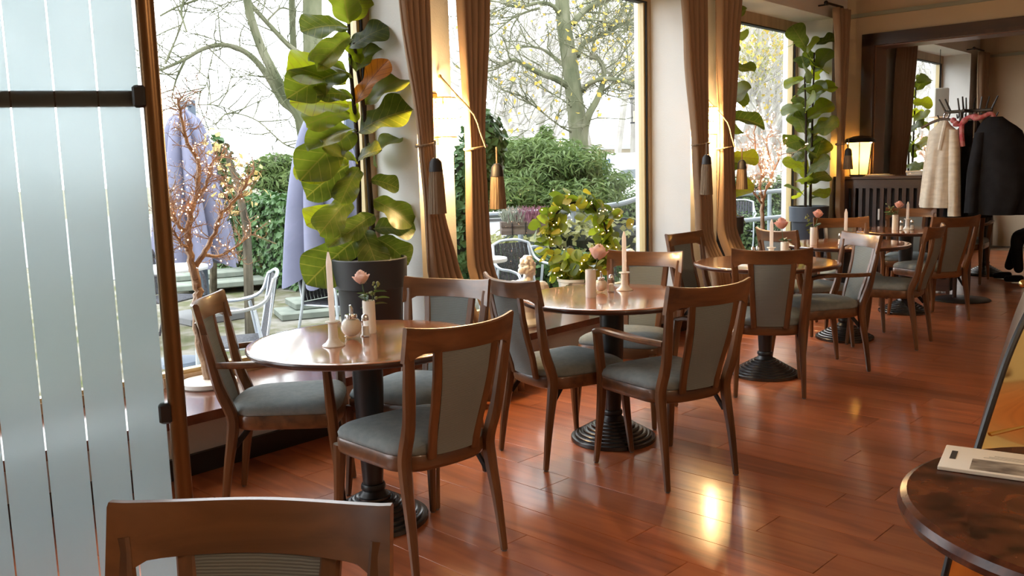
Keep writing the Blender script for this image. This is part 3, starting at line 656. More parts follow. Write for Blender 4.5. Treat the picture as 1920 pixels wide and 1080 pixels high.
# ================================================================ wall lamps with glass beads
M['crystal'] = glassmat('crystal', (1, .93, .80), .02, 1.5)
M['warm_bulb'] = plain('warm_bulb', (1, .8, .5), .5, emit=(1, .66, .30), es=55)
M['gilt'] = plain('gilt', (.55, .36, .12), .3, 1)
M['crystal_lit'] = plain('crystal_bead', (.9, .8, .6), .15, 0, .6)
def beadm():
    m, nt, b = newmat('lamp_bead'); tr = nt.nodes.new('ShaderNodeBsdfTranslucent'); tr.inputs[0].default_value = (1, .88, .62, 1)
    t2 = nt.nodes.new('ShaderNodeBsdfTransparent'); ms = nt.nodes.new('ShaderNodeMixShader'); ms.inputs[0].default_value = .5
    setp(b, Base_Color=(.9, .8, .6, 1), Roughness=.1)
    nt.links.new(tr.outputs[0], ms.inputs[1]); nt.links.new(t2.outputs[0], ms.inputs[2]); m2 = nt.nodes.new('ShaderNodeMixShader'); m2.inputs[0].default_value = .2
    nt.links.new(ms.outputs[0], m2.inputs[1]); nt.links.new(b.outputs[0], m2.inputs[2]); nt.links.new(m2.outputs[0], nt.nodes['Material Output'].inputs[0]); return m
M['bead_glass'] = beadm()
def sconce(u, z, lab, pw):
    s = thing('wall_lamp', lab, 'wall lamp', W(u, -.001, z), AL, 'crystal wall lamps')
    MB().box((0, -.006, .0), (.06, .010, .30), None, .004).obj('back_plate', M['gilt'], s)
    MB().tube([(0, -.01, .10), (0, -.085, .11), (0, -.085, .06)], .006, 8).obj('arm', M['gilt'], s)
    for zz in (.115, -.005, -.11): 
        pts = [(.075*math.cos(a), -.085+.075*math.sin(a), zz) for a in [2*math.pi*i/24 for i in range(25)]]
        MB().tube(pts, .004, 6).obj('hoop', M['gilt'], s)
    mb = MB()
    for i in range(20):
        a = 2*math.pi*i/20
        for k in range(8): mb.sphere((.075*math.cos(a), -.085+.075*math.sin(a), .10-k*.027), .0105, 6, (1, 1, 1.15))
    stuff(mb.obj('glass_beads', M['bead_glass'], s))
    MB().sphere((0, -.085, .045), .026, 10, (1, 1, 1.3)).obj('bulb', M['warm_bulb'], s); MB().sphere((0, -.085, -.055), .026, 10, (1, 1, 1.3)).obj('bulb', M['warm_bulb'], s)
    for zz in (.02, -.14):
        l = bpy.data.lights.new('lamp_glow', 'POINT'); l.energy = pw; l.color = (1, .66, .30); l.shadow_soft_size = .045
        lo = link('lamp_glow', l, s, (0, -.10, zz))
u, z = atw(831, 222, -.08); sconce(3.555, z, 'lit crystal wall lamp between the two nearest curtains', 36)
u, z = atw(1336, 228, -.08); sconce(6.615, z, 'lit crystal wall lamp on the pier left of the third window', 36)
# ================================================================ radiator cover, lamp and newspapers
UR = 9.50
rc = thing('radiator_cover', 'dark slatted wooden radiator cover below the opening', 'radiator cover', W(UR, -.05, 0), AL)
# local: x along the room, y towards the window
y1, y0 = .02, -1.16; H = 1.205
MB().box((.095, (y0+y1)/2, H-.02), (.31, y1-y0+.04, .035), None, .005).obj('top_board', M['dark_wood_y'], rc)
MB().box((-.02, (y0+y1)/2, H-.085), (.03, y1-y0, .09)).obj('upper_rail', M['dark_wood_y'], rc, 0)
MB().box((-.02, (y0+y1)/2, .09), (.03, y1-y0, .12)).obj('lower_rail', M['dark_wood_y'], rc, 0)
sm_ = MB().box((0, 0, 0), (.022, .040, H-.27)).mesh('slat', M['dark_wood'], 0)
k = 0; y = y1-.045
while y > y0+.03: link('slat', sm_, rc, (-.018, y, (H-.13+.15)/2)); y -= .0745
for y in (y1-.01, y0+.01): MB().box((-.018, y, H/2-.02), (.03, .03, H-.04)).obj('end_post', M['dark_wood'], rc, 0)
MB().box((.12, (y0+y1)/2, .60), (.10, y1-y0-.02, 1.15)).obj('radiator', plain('old_radiator', (.02, .014, .012), .6), rc, 0)
MB().box((-.036, -.45, .80), (.014, .022, .12), None, .004).obj('heat_gauge', M['white'], rc)
M['shade'] = None
def shadem():
    m, nt, b = newmat('lamp_shade'); setp(b, Base_Color=(.9, .80, .55, 1), Roughness=.7)
    tr = nt.nodes.new('ShaderNodeBsdfTranslucent'); tr.inputs[0].default_value = (1, .90, .62, 1); ms = nt.nodes.new('ShaderNodeMixShader'); ms.inputs[0].default_value = .7
    nt.links.new(b.outputs[0], ms.inputs[1]); nt.links.new(tr.outputs[0], ms.inputs[2]); nt.links.new(ms.outputs[0], nt.nodes['Material Output'].inputs[0]); return m
M['shade'] = shadem()
zt = H
lp = thing('table_lamp', 'lit table lamp with yellow panelled shade and dark dome on the radiator cover', 'table lamp', W(UR+.03, -.255, zt), AL)
MB().lathe([(0, 0), (.10, 0), (.10, .015), (.03, .025)], 24).obj('base', M['dark_metal'], lp)
n = 6; k = 0
def hx(r, z, i): a = 2*math.pi*i/n+.35; return Vector((r*math.cos(a), r*math.sin(a), z))
for i in range(n):
    mb = MB(); mb.add([hx(.095, .02, i), hx(.095, .02, i+1), hx(.138, .35, i+1), hx(.138, .35, i)], [(0, 1, 2, 3)])
    o = mb.obj('shade_panel', M['shade'], lp, 0); q = o.modifiers.new('thick', 'SOLIDIFY'); q.thickness = .003
    MB().tube([hx(.100, .015, i), hx(.141, .355, i)], .005, 6).obj('shade_rib', M['dark_metal'], lp)
MB().lathe([(.168, .352), (.162, .36), (.14, .395), (.06, .42), (0, .425), (0, .418), (.06, .412), (.135, .388), (.16, .353)], 28).obj('dome', M['dark_metal'], lp)
for q in ((.135, -.05), (-.05, -.138), (-.12, .08)): MB().sphere((q[0], q[1], .352), .012, 8).obj('bulb', plain('bulb_w', (1, .9, .7), .4, emit=(1, .68, .30), es=26) if 'bulb_w' not in bpy.data.materials else bpy.data.materials['bulb_w'], lp)
MB().lathe([(.012, .02), (.012, .10), (.02, .11)], 12).obj('socket', M['dark_metal'], lp)
MB().sphere((0, 0, .17), .032, 12).obj('bulb', plain('shade_bulb', (1, .9, .7), .4, emit=(1, .68, .30), es=130), lp)
l = bpy.data.lights.new('lamp_glow', 'POINT'); l.energy = 60; l.color = (1, .62, .25); l.shadow_soft_size = .05; link('lamp_glow', l, lp, (0, 0, .24))
for i, (yy, rz, th, lab) in enumerate(((-.42, .1, .018, 'stack of newspapers beside the lit table lamp'), (-.86, -.25, .022, 'newspapers on a holder near the hanging white coat'))):
    g = thing('newspaper', lab, 'newspaper', W(UR+.05, -.05+yy, H-.002), AL+rz, 'newspapers on the radiator cover')
    for j in range(3): MB().box((.0, .01*j, th*(j+.5)/3), (.20, .26-.03*j, th/3-.001), None, .002).obj('paper_sheet', M['paper' if j != 1 else 'ink2'], g)
g = thing('newspaper', 'newspaper leaning slanted against the opening, under the far fairy lights', 'newspaper', W(UR+.08, -.90, H+.022), AL, 'newspapers on the radiator cover')
g.rotation_euler = (0, 0, AL-.3)
for j in range(2): MB().box((0, 0, .006+.012*j), (.18, .30, .010), None, .003).obj('paper_sheet', M['paper' if j else 'ink2'], g)
# picture frame by the opening
g = thing('picture_frame', 'narrow dark picture frame on the wall just inside the opening', 'picture', W(10.62, -.012, 1.50), AL)
MB().box((0, 0, 0), (.34, .022, .52)).obj('frame', M['black_iron'], g, 0); MB().box((0, -.012, 0), (.28, .004, .46)).obj('picture', plain('old_print', (.40, .32, .20), .5), g, 0)
# loudspeaker in the far room
g = thing('loudspeaker', 'small white loudspeaker with grey grille hung by the far window', 'loudspeaker', W(13.35, .10, 2.12), AL+R_(-50))
MB().box((0, 0, 0), (.20, .20, .40), None, .012).obj('case', plain('speaker_white', (.74, .70, .62), .5), g); MB().box((.10, -.0, 0), (.012, .15, .32)).obj('grille', plain('grille', (.06, .06, .065), .7), g)
MB().tube([(0, .1, .05), (0, .28, .1)], .012, 8).obj('bracket', M['dark_metal'], g)
MB().tube([(0, 0, .2), (0, 0, .73)], .004, 6).obj('hanger_rod', M['dark_metal'], g)
# ================================================================ coat rack and coats
CR = Vector((9.22, 2.83, 0))
k = thing('coat_rack', 'dark coat rack with round base and prongs, hung with coats', 'coat rack', CR, AL)
MB().lathe([(0, 0), (.26, 0), (.265, .006), (.255, .014), (.06, .02), (0, .02)], 40).obj('base', M['black_iron'], k)
for s in (-1, 1): MB().lathe([(.02, .015), (.019, 1.80)], 12, (.0, s*.06, 0)).obj('post', M['dark_wood'], k)
MB().box((0, .0, 1.81), (.03, .42, .030), None, .006).obj('top_bar', M['black_iron'], k)
MB().box((0, .0, 1.81), (.34, .03, .030), None, .006).obj('cross_bar', M['black_iron'], k)
for i, (x, y, a, b) in enumerate(((0, .205, 0, 1), (0, .16, -.3, .8), (.0, .08, 0, .3), (0, .02, 0, .1), (0, -.10, 0, -.2), (0, -.15, .2, -.4), (0, -.20, 0, -.8), (-.16, 0, -1, 0), (.16, 0, 1, 0))):
    MB().tube([(x, y, 1.82), (x+a*.02, y+b*.02, 1.86), (x+a*.05, y+b*.06, 1.935)], [.009, .008, .007], 7).obj('prong', M['black_iron'], k)
    MB().tube(cr([(x, y, 1.80), (x+a*.03, y+b*.02, 1.755), (x+a*.06, y+b*.05, 1.75), (x+a*.075, y+b*.07, 1.785)], 4), .006, 6).obj('hook', M['black_iron'], k)
M['coat_white'] = varied('quilted_white', [(.3, (.62, .57, .48)), (.7, (.76, .71, .61))], (9, 9, 30), .75, .2, .5, 4, bscale=22)
M['coat_black'] = varied('black_cloth', [(.3, (.006, .006, .008)), (.7, (.014, .014, .017))], (9, 9, 9), .8, .2, .4, 4, bscale=18)
def drape(mb, levels, n=44, seed=1, fold=.12):
    """levels: (z, cx, cy, half_x, half_y); folds deepen towards the hem"""
    r = random.Random(seed); ph = [r.uniform(0, 6.28) for _ in range(4)]; rings = []; zt, zb = levels[0][0], levels[-1][0]
    z_ = [zt+(zb-zt)*i/20 for i in range(21)]
    for z in z_:
        for a, b in zip(levels, levels[1:]):
            if b[0]-1e-6 <= z <= a[0]+1e-6: t = (a[0]-z)/(a[0]-b[0]); L = [p+(q-p)*t for p, q in zip(a, b)]
        d = (zt-z)/(zt-zb); row = []
        for j in range(n):
            a = 2*math.pi*j/n; f = 1+fold*d*(math.sin(5*a+ph[0])*.6+math.sin(9*a+ph[1]+2*d)*.35+math.sin(3*a+ph[2])*.4)
            row.append(Vector((L[1]+L[3]*f*math.cos(a), L[2]+L[4]*f*math.sin(a), z)))
        rings.append(row)
    return mb.loft(rings)
c = thing('coat', 'cream quilted coat hanging on a wooden hanger from the rack', 'coat', CR+Vector((-.06, .20, .9)), AL, 'hanging coats')
drape(MB(), [(.83, .0, 0, .03, .035), (.79, 0, 0, .05, .06), (.74, 0, 0, .08, .115), (.55, 0, .01, .10, .125), (.30, 0, .02, .12, .14), (.0, 0, .03, .13, .155)], seed=4, fold=.2).obj('coat_body', M['coat_white'], c, 60)
drape(MB(), [(.74, -.03, -.10, .045, .045), (.5, -.06, -.125, .052, .05), (.2, -.07, -.135, .055, .055), (-.08, -.06, -.14, .055, .058)], 28, 7, .10).obj('sleeve', M['coat_white'], c, 60)
drape(MB(), [(.74, .02, .09, .045, .045), (.4, .02, .13, .055, .045), (.02, .0, .15, .055, .05)], 28, 8, .10).obj('sleeve', M['coat_white'], c, 60)
MB().tube(cr([(-.03, -.03, .82), (-.075, -.02, .70), (-.085, 0, .55)], 4), .022, 8).obj('collar', M['coat_white'], c)
h = thing('coat_hanger', 'curved dark wooden hanger carrying the cream coat', 'hanger', CR+Vector((-.06, .20, 1.73)), AL)
MB().bar(cr([(0, .20, -.06), (0, .10, -.01), (0, 0, .015), (0, -.10, -.01), (0, -.18, -.055)], 5), .016, .012, Vector((1, 0, 0))).obj('hanger_arm', M['dark_wood'], h)
MB().tube(cr([(0, 0, .01), (0, 0, .05), (.0, -.02, .075), (0, -.05, .06)], 4), .003, 6).obj('hook', M['chrome'], h)
c = thing('coat', 'long black coat hanging at the right side of the rack', 'coat', CR+Vector((-.05, -.27, .84)), AL, 'hanging coats')
drape(MB(), [(.90, .0, .03, .05, .07), (.85, 0, .02, .07, .12), (.78, 0, -.01, .11, .19), (.5, 0, -.03, .14, .26), (.22, 0, -.05, .16, .30), (.0, 0, -.03, .15, .26)], seed=11).obj('coat_body', M['coat_black'], c, 60)
drape(MB(), [(.76, -.06, .12, .05, .055), (.4, -.11, .15, .06, .065), (.02, -.12, .16, .06, .065)], 28, 12, .1).obj('sleeve', M['coat_black'], c, 60)
drape(MB(), [(.76, .0, -.14, .05, .06), (.4, .02, -.26, .06, .07), (.15, .03, -.30, .06, .07)], 28, 13, .1).obj('sleeve', M['coat_black'], c, 60)
c = thing('coat', 'dark coat hanging in the middle of the rack between the posts', 'coat', CR+Vector((.09, .0, .80)), AL, 'hanging coats')
drape(MB(), [(.92, .0, .0, .04, .06), (.80, 0, 0, .09, .15), (.5, 0, 0, .11, .18), (.0, 0, 0, .13, .20)], seed=21).obj('coat_body', M['coat_black'], c, 60)
s = thing('scarf', 'pink scarf looped over the rack hooks', 'scarf', CR+Vector((-.07, -.05, 1.70)), AL); mp = varied('pink_knit', [(.4, (.50, .10, .13)), (.6, (.62, .30, .30))], (20, 20, 20), .9, .1, .4)
MB().tube(cr([(0, .17, .04), (-.02, .10, -.02), (0, .02, .05), (-.02, -.08, .04), (0, -.17, .07), (.02, -.2, -.02)], 5), [.022, .03, .02, .035, .022, .016, .02, .025, .03, .022, .02, .02, .03, .035, .03, .025, .02, .02, .02, .022, .02, .02, .02, .02, .018, .015][:26], 9).obj('loop', mp, s)
MB().tube(cr([(-.01, .08, 0), (-.03, .07, -.12), (-.02, .06, -.22)], 4), .022, 8).obj('scarf_end', mp, s)
# ================================================================ the seated guest at the right edge
def skin(name, parts, edges, mat, parent, root=0, sub=2):
    me = bpy.data.meshes.new(name); me.from_pydata([p[:3] for p in parts], edges, []); me.materials.append(mat)
    o = link(name, me, parent); m = o.modifiers.new('skin', 'SKIN'); m.use_smooth_shade = True
    for i, p in enumerate(parts):
        sv = me.skin_vertices[0].data[i]; sv.radius = (p[3], p[4] if len(p) > 4 else p[3]); sv.use_root = (i == root)
    s = o.modifiers.new('sub', 'SUBSURF'); s.levels = sub; s.render_levels = sub; return o
pe_ = thing('person', 'seated guest in dark trousers and red top, cropped at the right edge', 'person', (10.90, 2.33, 0), R_(95))
M['skin'] = plain('skin', (.55, .30, .20), .5)
P = [(0, 0, .52, .10), (.02, 0, .80, .10), (.05, 0, 1.05, .07), (.07, 0, 1.14, .050), (.10, 0, 1.24, .075), (.11, 0, 1.34, .08), (.08, 0, 1.42, .05),
     (.05, .18, 1.04, .05), (.13, .23, .83, .042), (.30, .16, .79, .032), (.37, .13, .79, .028), (.05, -.18, 1.04, .05), (.13, -.23, .83, .042), (.30, -.16, .79, .032), (.37, -.13, .79, .028)]
E_ = [(0, 1), (1, 2), (2, 3), (3, 4), (4, 5), (5, 6), (2, 7), (7, 8), (8, 9), (9, 10), (2, 11), (11, 12), (12, 13), (13, 14)]
for s, b in ((1, 10), (-1, 14)):
    for j, (dx, dy) in enumerate(((.085, .03), (.095, .012), (.092, -.008), (.078, -.026), (.04, .05))):
        n0 = len(P); hx_, hy_ = .37, .13*s
        P += [(hx_+dx*.55, hy_+dy*s*.9, .80, .010), (hx_+dx, hy_+dy*s*.8, .782, .008)]; E_ += [(b, n0), (n0, n0+1)]
skin('body', P, E_, M['skin'], pe_)
tr = []; te = []
for s in (1, -1):
    n0 = len(tr); tr += [(0, 0, .55, .14, .15), (.02, .09*s, .53, .11), (.25, .12*s, .54, .088), (.45, .11*s, .52, .07), (.43, .11*s, .30, .062), (.40, .11*s, .10, .05)] if s == 1 else [(.02, .09*s, .53, .11), (.25, .13*s, .54, .088), (.44, .15*s, .52, .07), (.50, .15*s, .30, .062), (.56, .15*s, .10, .05)]
te = [(0, 1), (1, 2), (2, 3), (3, 4), (4, 5), (0, 6), (6, 7), (7, 8), (8, 9), (9, 10)]
skin('trousers', tr, te, M['coat_black'], pe_)
skin('red_top', [(0, 0, .60, .145, .13), (.02, 0, .82, .135, .12), (.05, 0, 1.02, .11, .10), (.06, 0, 1.09, .065), (.05, .18, 1.04, .065), (.09, .215, .93, .058), (.05, -.18, 1.04, .065), (.09, -.215, .93, .058)], [(0, 1), (1, 2), (2, 3), (2, 4), (4, 5), (2, 6), (6, 7)], plain('red_knit', (.42, .02, .03), .8), pe_)
for s in (1, -1): skin('white_sleeve', [(.085, .213*s, .94, .055), (.13, .23*s, .83, .054), (.24, .185*s, .80, .045), (.33, .15*s, .79, .038)], [(0, 1), (1, 2), (2, 3)], plain('sleeve_white', (.6, .55, .5), .8), pe_)
for s, x in ((1, .40), (-1, .56)): skin('shoe', [(x-.05, s*(.11 if s > 0 else .15), .05, .04), (x+.05, s*(.11 if s > 0 else .15), .045, .042), (x+.15, s*(.11 if s > 0 else .15), .035, .033)], [(0, 1), (1, 2)], M['coat_black'], pe_)
mb = MB(); mb.sphere((.07, 0, 1.385), .105, 14, (1, .92, 1.02)); mb.sphere((.03, 0, 1.30), .09, 12, (.7, 1, 1.3)); mb.obj('hair', plain('hair', (.06, .035, .02), .5), pe_, 60)
mb = MB(); mb.sphere((.188, 0, 1.30), .014, 8, (1.1, .8, 1.3)); mb.obj('nose', M['skin'], pe_)
for s in (1, -1): MB().sphere((.175, s*.032, 1.325), .011, 8).obj('eye', M['ink3'], pe_); MB().sphere((.09, s*.082, 1.31), .02, 8, (.8, .4, 1.3)).obj('ear', M['skin'], pe_)
MB().sphere((.178, 0, 1.255), .018, 8, (.5, 1.2, .35)).obj('mouth', plain('lips', (.4, .12, .1), .5), pe_)
chair(10.90, 2.34, 95, 'chair the guest sits on, cropped by the right edge')
pp_ = thing('dinner_plate', 'plate with food in front of the seated guest', 'plate', (11.12, 3.00, .7502))
MB().lathe([(0, 0), (.07, 0), (.125, .014), (.122, .018), (.07, .006), (0, .006)], 32).obj('plate_disc', M['porcelain'], pp_)
MB().sphere((.01, 0, .012), .05, 10, (1, .8, .35)).obj('food', plain('food', (.45, .22, .08), .6), pp_)
# ================================================================ fiddle leaf figs
def figleaf(name, c1, c2, vein, trans=.4):
    m = leafmat(name, c1, c2, trans, .38); nt = m.node_tree; b = nt.nodes['Principled BSDF']
    tc = nt.nodes.new('ShaderNodeTexCoord'); sx = nt.nodes.new('ShaderNodeSeparateXYZ'); nt.links.new(tc.outputs['Object'], sx.inputs[0])
    ab = nt.nodes.new('ShaderNodeMath'); ab.operation = 'ABSOLUTE'; nt.links.new(sx.outputs[1], ab.inputs[0])
    ma = nt.nodes.new('ShaderNodeMath'); ma.operation = 'MULTIPLY_ADD'; nt.links.new(ab.outputs[0], ma.inputs[0]); ma.inputs[1].default_value = -.75; nt.links.new(sx.outputs[0], ma.inputs[2])
    mu = nt.nodes.new('ShaderNodeMath'); mu.operation = 'MULTIPLY'; nt.links.new(ma.outputs[0], mu.inputs[0]); mu.inputs[1].default_value = 7.0
    fr = nt.nodes.new('ShaderNodeMath'); fr.operation = 'PINGPONG'; nt.links.new(mu.outputs[0], fr.inputs[0]); fr.inputs[1].default_value = .5
    lt = nt.nodes.new('ShaderNodeMath'); lt.operation = 'LESS_THAN'; nt.links.new(fr.outputs[0], lt.inputs[0]); lt.inputs[1].default_value = .035
    l2 = nt.nodes.new('ShaderNodeMath'); l2.operation = 'LESS_THAN'; nt.links.new(ab.outputs[0], l2.inputs[0]); l2.inputs[1].default_value = .011
    mxx = nt.nodes.new('ShaderNodeMath'); mxx.operation = 'MAXIMUM'; nt.links.new(lt.outputs[0], mxx.inputs[0]); nt.links.new(l2.outputs[0], mxx.inputs[1])
    src = b.inputs['Base Color'].links[0].from_socket
    mi = nt.nodes.new('ShaderNodeMix'); mi.data_type = 'RGBA'; nt.links.new(mxx.outputs[0], mi.inputs[0]); nt.links.new(src, mi.inputs[6]); mi.inputs[7].default_value = (*vein, 1)
    nt.links.new(mi.outputs[2], b.inputs['Base Color'])
    for l in list(nt.links):
        if l.from_socket == src and l.to_node.type == 'MIX' and l.to_node != mi: nt.links.new(mi.outputs[2], l.to_socket)
    return m
M['fig'] = figleaf('fig_leaf', (.034, .052, .013), (.105, .135, .026), (.13, .13, .045), .55)
M['fig_y'] = figleaf('fig_leaf_yellow', (.13, .17, .012), (.22, .25, .02), (.16, .14, .03), .6)
M['fig_o'] = figleaf('fig_leaf_orange', (.30, .09, .012), (.46, .16, .02), (.20, .05, .01), .4)
def fig_mesh(seed, mat):
    r = random.Random(seed); mb = MB(); ws = [(0, .012), (.04, .05), (.10, .14), (.2, .215), (.32, .235), (.44, .225), (.56, .275), (.68, .335), (.79, .355), (.88, .325), (.95, .23), (.99, .10), (1.0, .02)]
    ws = [(p.x, max(.004, p.y)) for p in cr([(t, w, 0) for t, w in ws], 2)]
    rows = []; a, b = r.uniform(.05, .40), r.uniform(.10, .45); ph = r.uniform(0, 6)
    for t, w in ws:
        row = []
        for j in range(9):
            s = (j-4)/4; y = w*s
            z = -b*t*t*.9 + a*abs(y) + .030*math.sin(13*t+ph+s*2.2)*abs(s)**1.4 + .02*math.sin(9*y+ph)
            row.append(Vector((t, y, z)))
        rows.append(row)
    mb.loft(rows, False, False)
    return mb.mesh('leaf', mat, 180)
FM = {k: [fig_mesh(i*7+j, M[k]) for j in range(4)] for i, k in enumerate(('fig', 'fig_y', 'fig_o'))}
def put_leaf(o, B, T, key, roll, vi, base, wid=1.0):
    B, T = Vector(B), Vector(T); vT = (T-WO).dot(WN); uT = 2+(T-WO).dot(WU)
    if vT > .36: T -= WN*(vT-.36)
    for ue in (3.38, 9.33):
        if ue < uT < ue+.5 and vT > -.03 and 2+(B-WO).dot(WU) < ue: T -= WU*(uT-ue)
    x = (T-B); L = x.length; x.normalize()
    n = (CAM-B).normalized()*.75*math.cos(roll)+Vector((0, 0, 1))*.8+RT*math.sin(roll)*.9; y = n.cross(x).normalized(); n = x.cross(y)
    l = link('leaf', FM[key][vi % 4], o); l.matrix_local = Matrix.Translation(B-base) @ Matrix((x, y, n)).transposed().to_4x4() @ Matrix.Diagonal((L, L*wid, L, 1)); return l
M['fig_trunk'] = varied('fig_trunk', [(.3, (.018, .012, .008)), (.7, (.05, .035, .022))], (30, 30, 8), .8, .2, .4)
def fig_plant(lab, loc, rt, h, potmat=None, group=None):
    o = thing('fiddle_leaf_fig', lab, 'potted plant', loc, 0, 'fiddle leaf figs on the sills')
    rb = rt*.76
    MB().lathe([(0, 0), (rb, 0), (rb+.004, .01), (rt-.028, h*.70), (rt-.026, h*.705), (rt-.006, h*.715), (rt, h-.004), (rt-.004, h), (rt-.016, h), (rt-.02, h*.85), (0, h*.85)], 48).obj('pot', potmat or M['pot'], o)
    MB().lathe([(rt-.022, h-.035), (rt*.5, h-.02), (0, h-.018)], 28, (0, 0, 0), False).obj('soil', M['soil'], o, 60)
    return o
LV = [(652, 50, 574, 31, .05, 'fig', 0), (656, 70, 606, 92, -.16, 'fig', .2), (655, 92, 716, 38, -.05, 'fig', -.3), (654, 45, 640, -45, 0, 'fig', 0), (655, 40, 690, -40, .05, 'fig_y', .3), (668, 135, 708, 64, .12, 'fig', 0),
      (650, 152, 546, 112, .06, 'fig_y', 0), (657, 148, 612, 92, -.10, 'fig', .1), (650, 132, 564, 142, -.10, 'fig', .5), (655, 196, 549, 178, .05, 'fig_y', 0), (661, 184, 610, 158, -.12, 'fig', .2),
      (666, 198, 714, 104, -.06, 'fig_o', -.2), (684, 196, 763, 120, -.02, 'fig', -.5), (672, 250, 752, 186, -.12, 'fig', -.1), (655, 214, 584, 212, -.04, 'fig', .1), (664, 244, 596, 240, -.12, 'fig', 0), (662, 244, 584, 292, -.16, 'fig', .4),
      (688, 297, 742, 242, .03, 'fig', -.7), (668, 305, 624, 258, -.14, 'fig', .1), (670, 305, 694, 268, -.14, 'fig', -.1), (652, 295, 582, 303, -.08, 'fig_y', .5), (654, 310, 588, 346, -.05, 'fig', .6), (674, 316, 640, 358, -.16, 'fig', 0),
      (695, 338, 745, 340, -.02, 'fig', .1), (700, 374, 773, 402, -.05, 'fig', .2), (645, 392, 578, 412, .04, 'fig_y', .2), (657, 372, 610, 418, -.12, 'fig', .5), (672, 425, 628, 436, -.10, 'fig', .1), (702, 402, 654, 426, -.12, 'fig', .6),
      (700, 430, 773, 416, -.02, 'fig', .2), (678, 428, 706, 486, -.20, 'fig', -.1), (706, 448, 765, 474, -.08, 'fig', 0), (670, 446, 594, 500, -.12, 'fig', .6), (668, 230, 640, 190, .16, 'fig_y', .2), (672, 350, 640, 320, .16, 'fig_y', .1), (676, 120, 640, 80, .18, 'fig_y', 0), (690, 270, 720, 300, .14, 'fig', .1)]
u1, z1 = atw(693, 490, .09); HP = .575
o = fig_plant('tall fiddle leaf fig with an orange leaf in the first window, in an anthracite pot', W(u1, .09, .345), .213, HP); base = Vector(o.location); dp = (base-CAM).dot(fw)+.05
for i, (bx, by, tx, ty, dz, kk, rl) in enumerate(LV): put_leaf(o, at(bx, by, dp), at(tx, ty, dp+dz-.7*max(0, 690-tx)/F_PX*dp), kk, rl, i*3+1, base, (.75 if kk == 'fig_o' else 1.3)*max(.16, math.hypot(tx-bx, ty-by)*dp/F_PX)/(at(bx, by, dp)-at(tx, ty, dp+dz-.7*max(0, 690-tx)/F_PX*dp)).length)
for xs in ([(676, 500), (674, 420), (672, 330), (668, 240), (660, 160), (655, 80), (652, -20)], [(700, 500), (698, 420), (692, 340), (688, 270), (682, 200), (672, 140), (664, 80)]):
    MB().tube(cr([at(x, y, dp+.03*(i % 2)) - base for i, (x, y) in enumerate(xs)], 3), [.018, .009], 8).obj('trunk', M['fig_trunk'], o)
def auto_fig(o, z0, z1, n, L, seed, spread=1.0, keys=('fig', 'fig', 'fig', 'fig_y'), off=((.03, 0), (-.04, .02))):
    r = random.Random(seed); base = Vector(o.location)
    for i, (dx, dy) in enumerate(off):
        MB().tube(cr([(dx, dy, z0-.12), (dx*1.5, dy, (z0+z1)/2), (dx*2.2, dy*1.5, z1-.1-.25*i)], 4), [.016, .008], 8).obj('trunk', M['fig_trunk'], o)
    for i in range(n):
        t = i/(n-1); z = z0+(z1-z0)*t; a = i*2.4+r.uniform(-.3, .3); dx, dy = off[i % len(off)]; l = L*r.uniform(.75, 1.15)*(1-.35*max(0, t-.75)*4*.5)
        el = r.uniform(-.25, 1.15)+.7*max(0, t-.8)*4*.3
        B = base+Vector((dx*(1+t), dy, z)); d = Vector((math.cos(a)*math.cos(el), math.sin(a)*math.cos(el), math.sin(el)))
        put_leaf(o, B+d*.02, B+d*l*spread, keys[r.randrange(len(keys))], r.uniform(-1.1, 1.1), i, base, 1.2)
u3, z3 = atw(1520, 392, .10)
o = fig_plant('fiddle leaf fig in a blue-grey pot at the right end of the third window', W(u3, .12, .345), .205, .555, plain('slate_pot', (.045, .055, .075), .5))
auto_fig(o, .62, 2.26, 46, .36, 31, .80)
u4, z4 = atw(1368, 300, .10)
o = fig_plant('fiddle leaf fig mostly hidden behind the curtain left of the third window', W(u4-.03, .16, .345), .20, .555)
auto_fig(o, .62, 2.3, 38, .36, 57, .85)
u5, z5 = atw(1712, 300, .12)
o = fig_plant('dark fiddle leaf fig in the window beyond the opening', W(u5, .14, .345), .20, .5)
auto_fig(o, .6, 2.05, 30, .34, 77, .8)
# ================================================================ twig trees with fairy lights
M['twig'] = varied('glitter_twig', [(.3, (.24, .135, .075)), (.7, (.50, .33, .21))], (30, 30, 10), .5, .5, .5, 4, bscale=80)
M['fairy'] = plain('fairy_bulb', (1, .8, .6), .4, emit=(1, .56, .30), es=14)
M['marble'] = plain('white_marble', (.78, .75, .70), .3)
M['wire'] = plain('fairy_wire', (.45, .40, .33), .5)
def twigs(limbs, seed, dens, L, rad, gen=2):
    """grow forked twigs along limbs; returns (MB, tips)"""
    r = random.Random(seed); mb = MB(); tips = []
    def grow(p, d, l, rr, g):
        pts = [p]; q = p.copy(); dd = d.copy()
        for i in range(4):
            dd = (dd+Vector((r.gauss(0, .28), r.gauss(0, .28), r.gauss(.05, .22)))).normalized(); q = q+dd*l/4; pts.append(q.copy())
        mb.tube(pts, [rr, rr*.35], 4); tips.append(pts[2]); tips.append(pts[-1])
        if g > 0:
            for i in (1, 2, 3, 4):
                if r.random() < .75:
                    nd = (dd+Vector((r.gauss(0, .7), r.gauss(0, .7), r.gauss(.15, .5)))).normalized(); grow(pts[i], nd, l*r.uniform(.45, .7), rr*.6, g-1)
    for pts in limbs:
        for i in range(int(len(pts)*.25), len(pts)):
            for _ in range(dens if r.random() < .8 else 0):
                t = (pts[i]-pts[i-1]).normalized(); d = (t*.6+Vector((r.gauss(0, .6), r.gauss(0, .6), r.gauss(.2, .5)))).normalized()
                grow(pts[i], d, L*r.uniform(.6, 1.2), rad, gen)
    return mb, tips
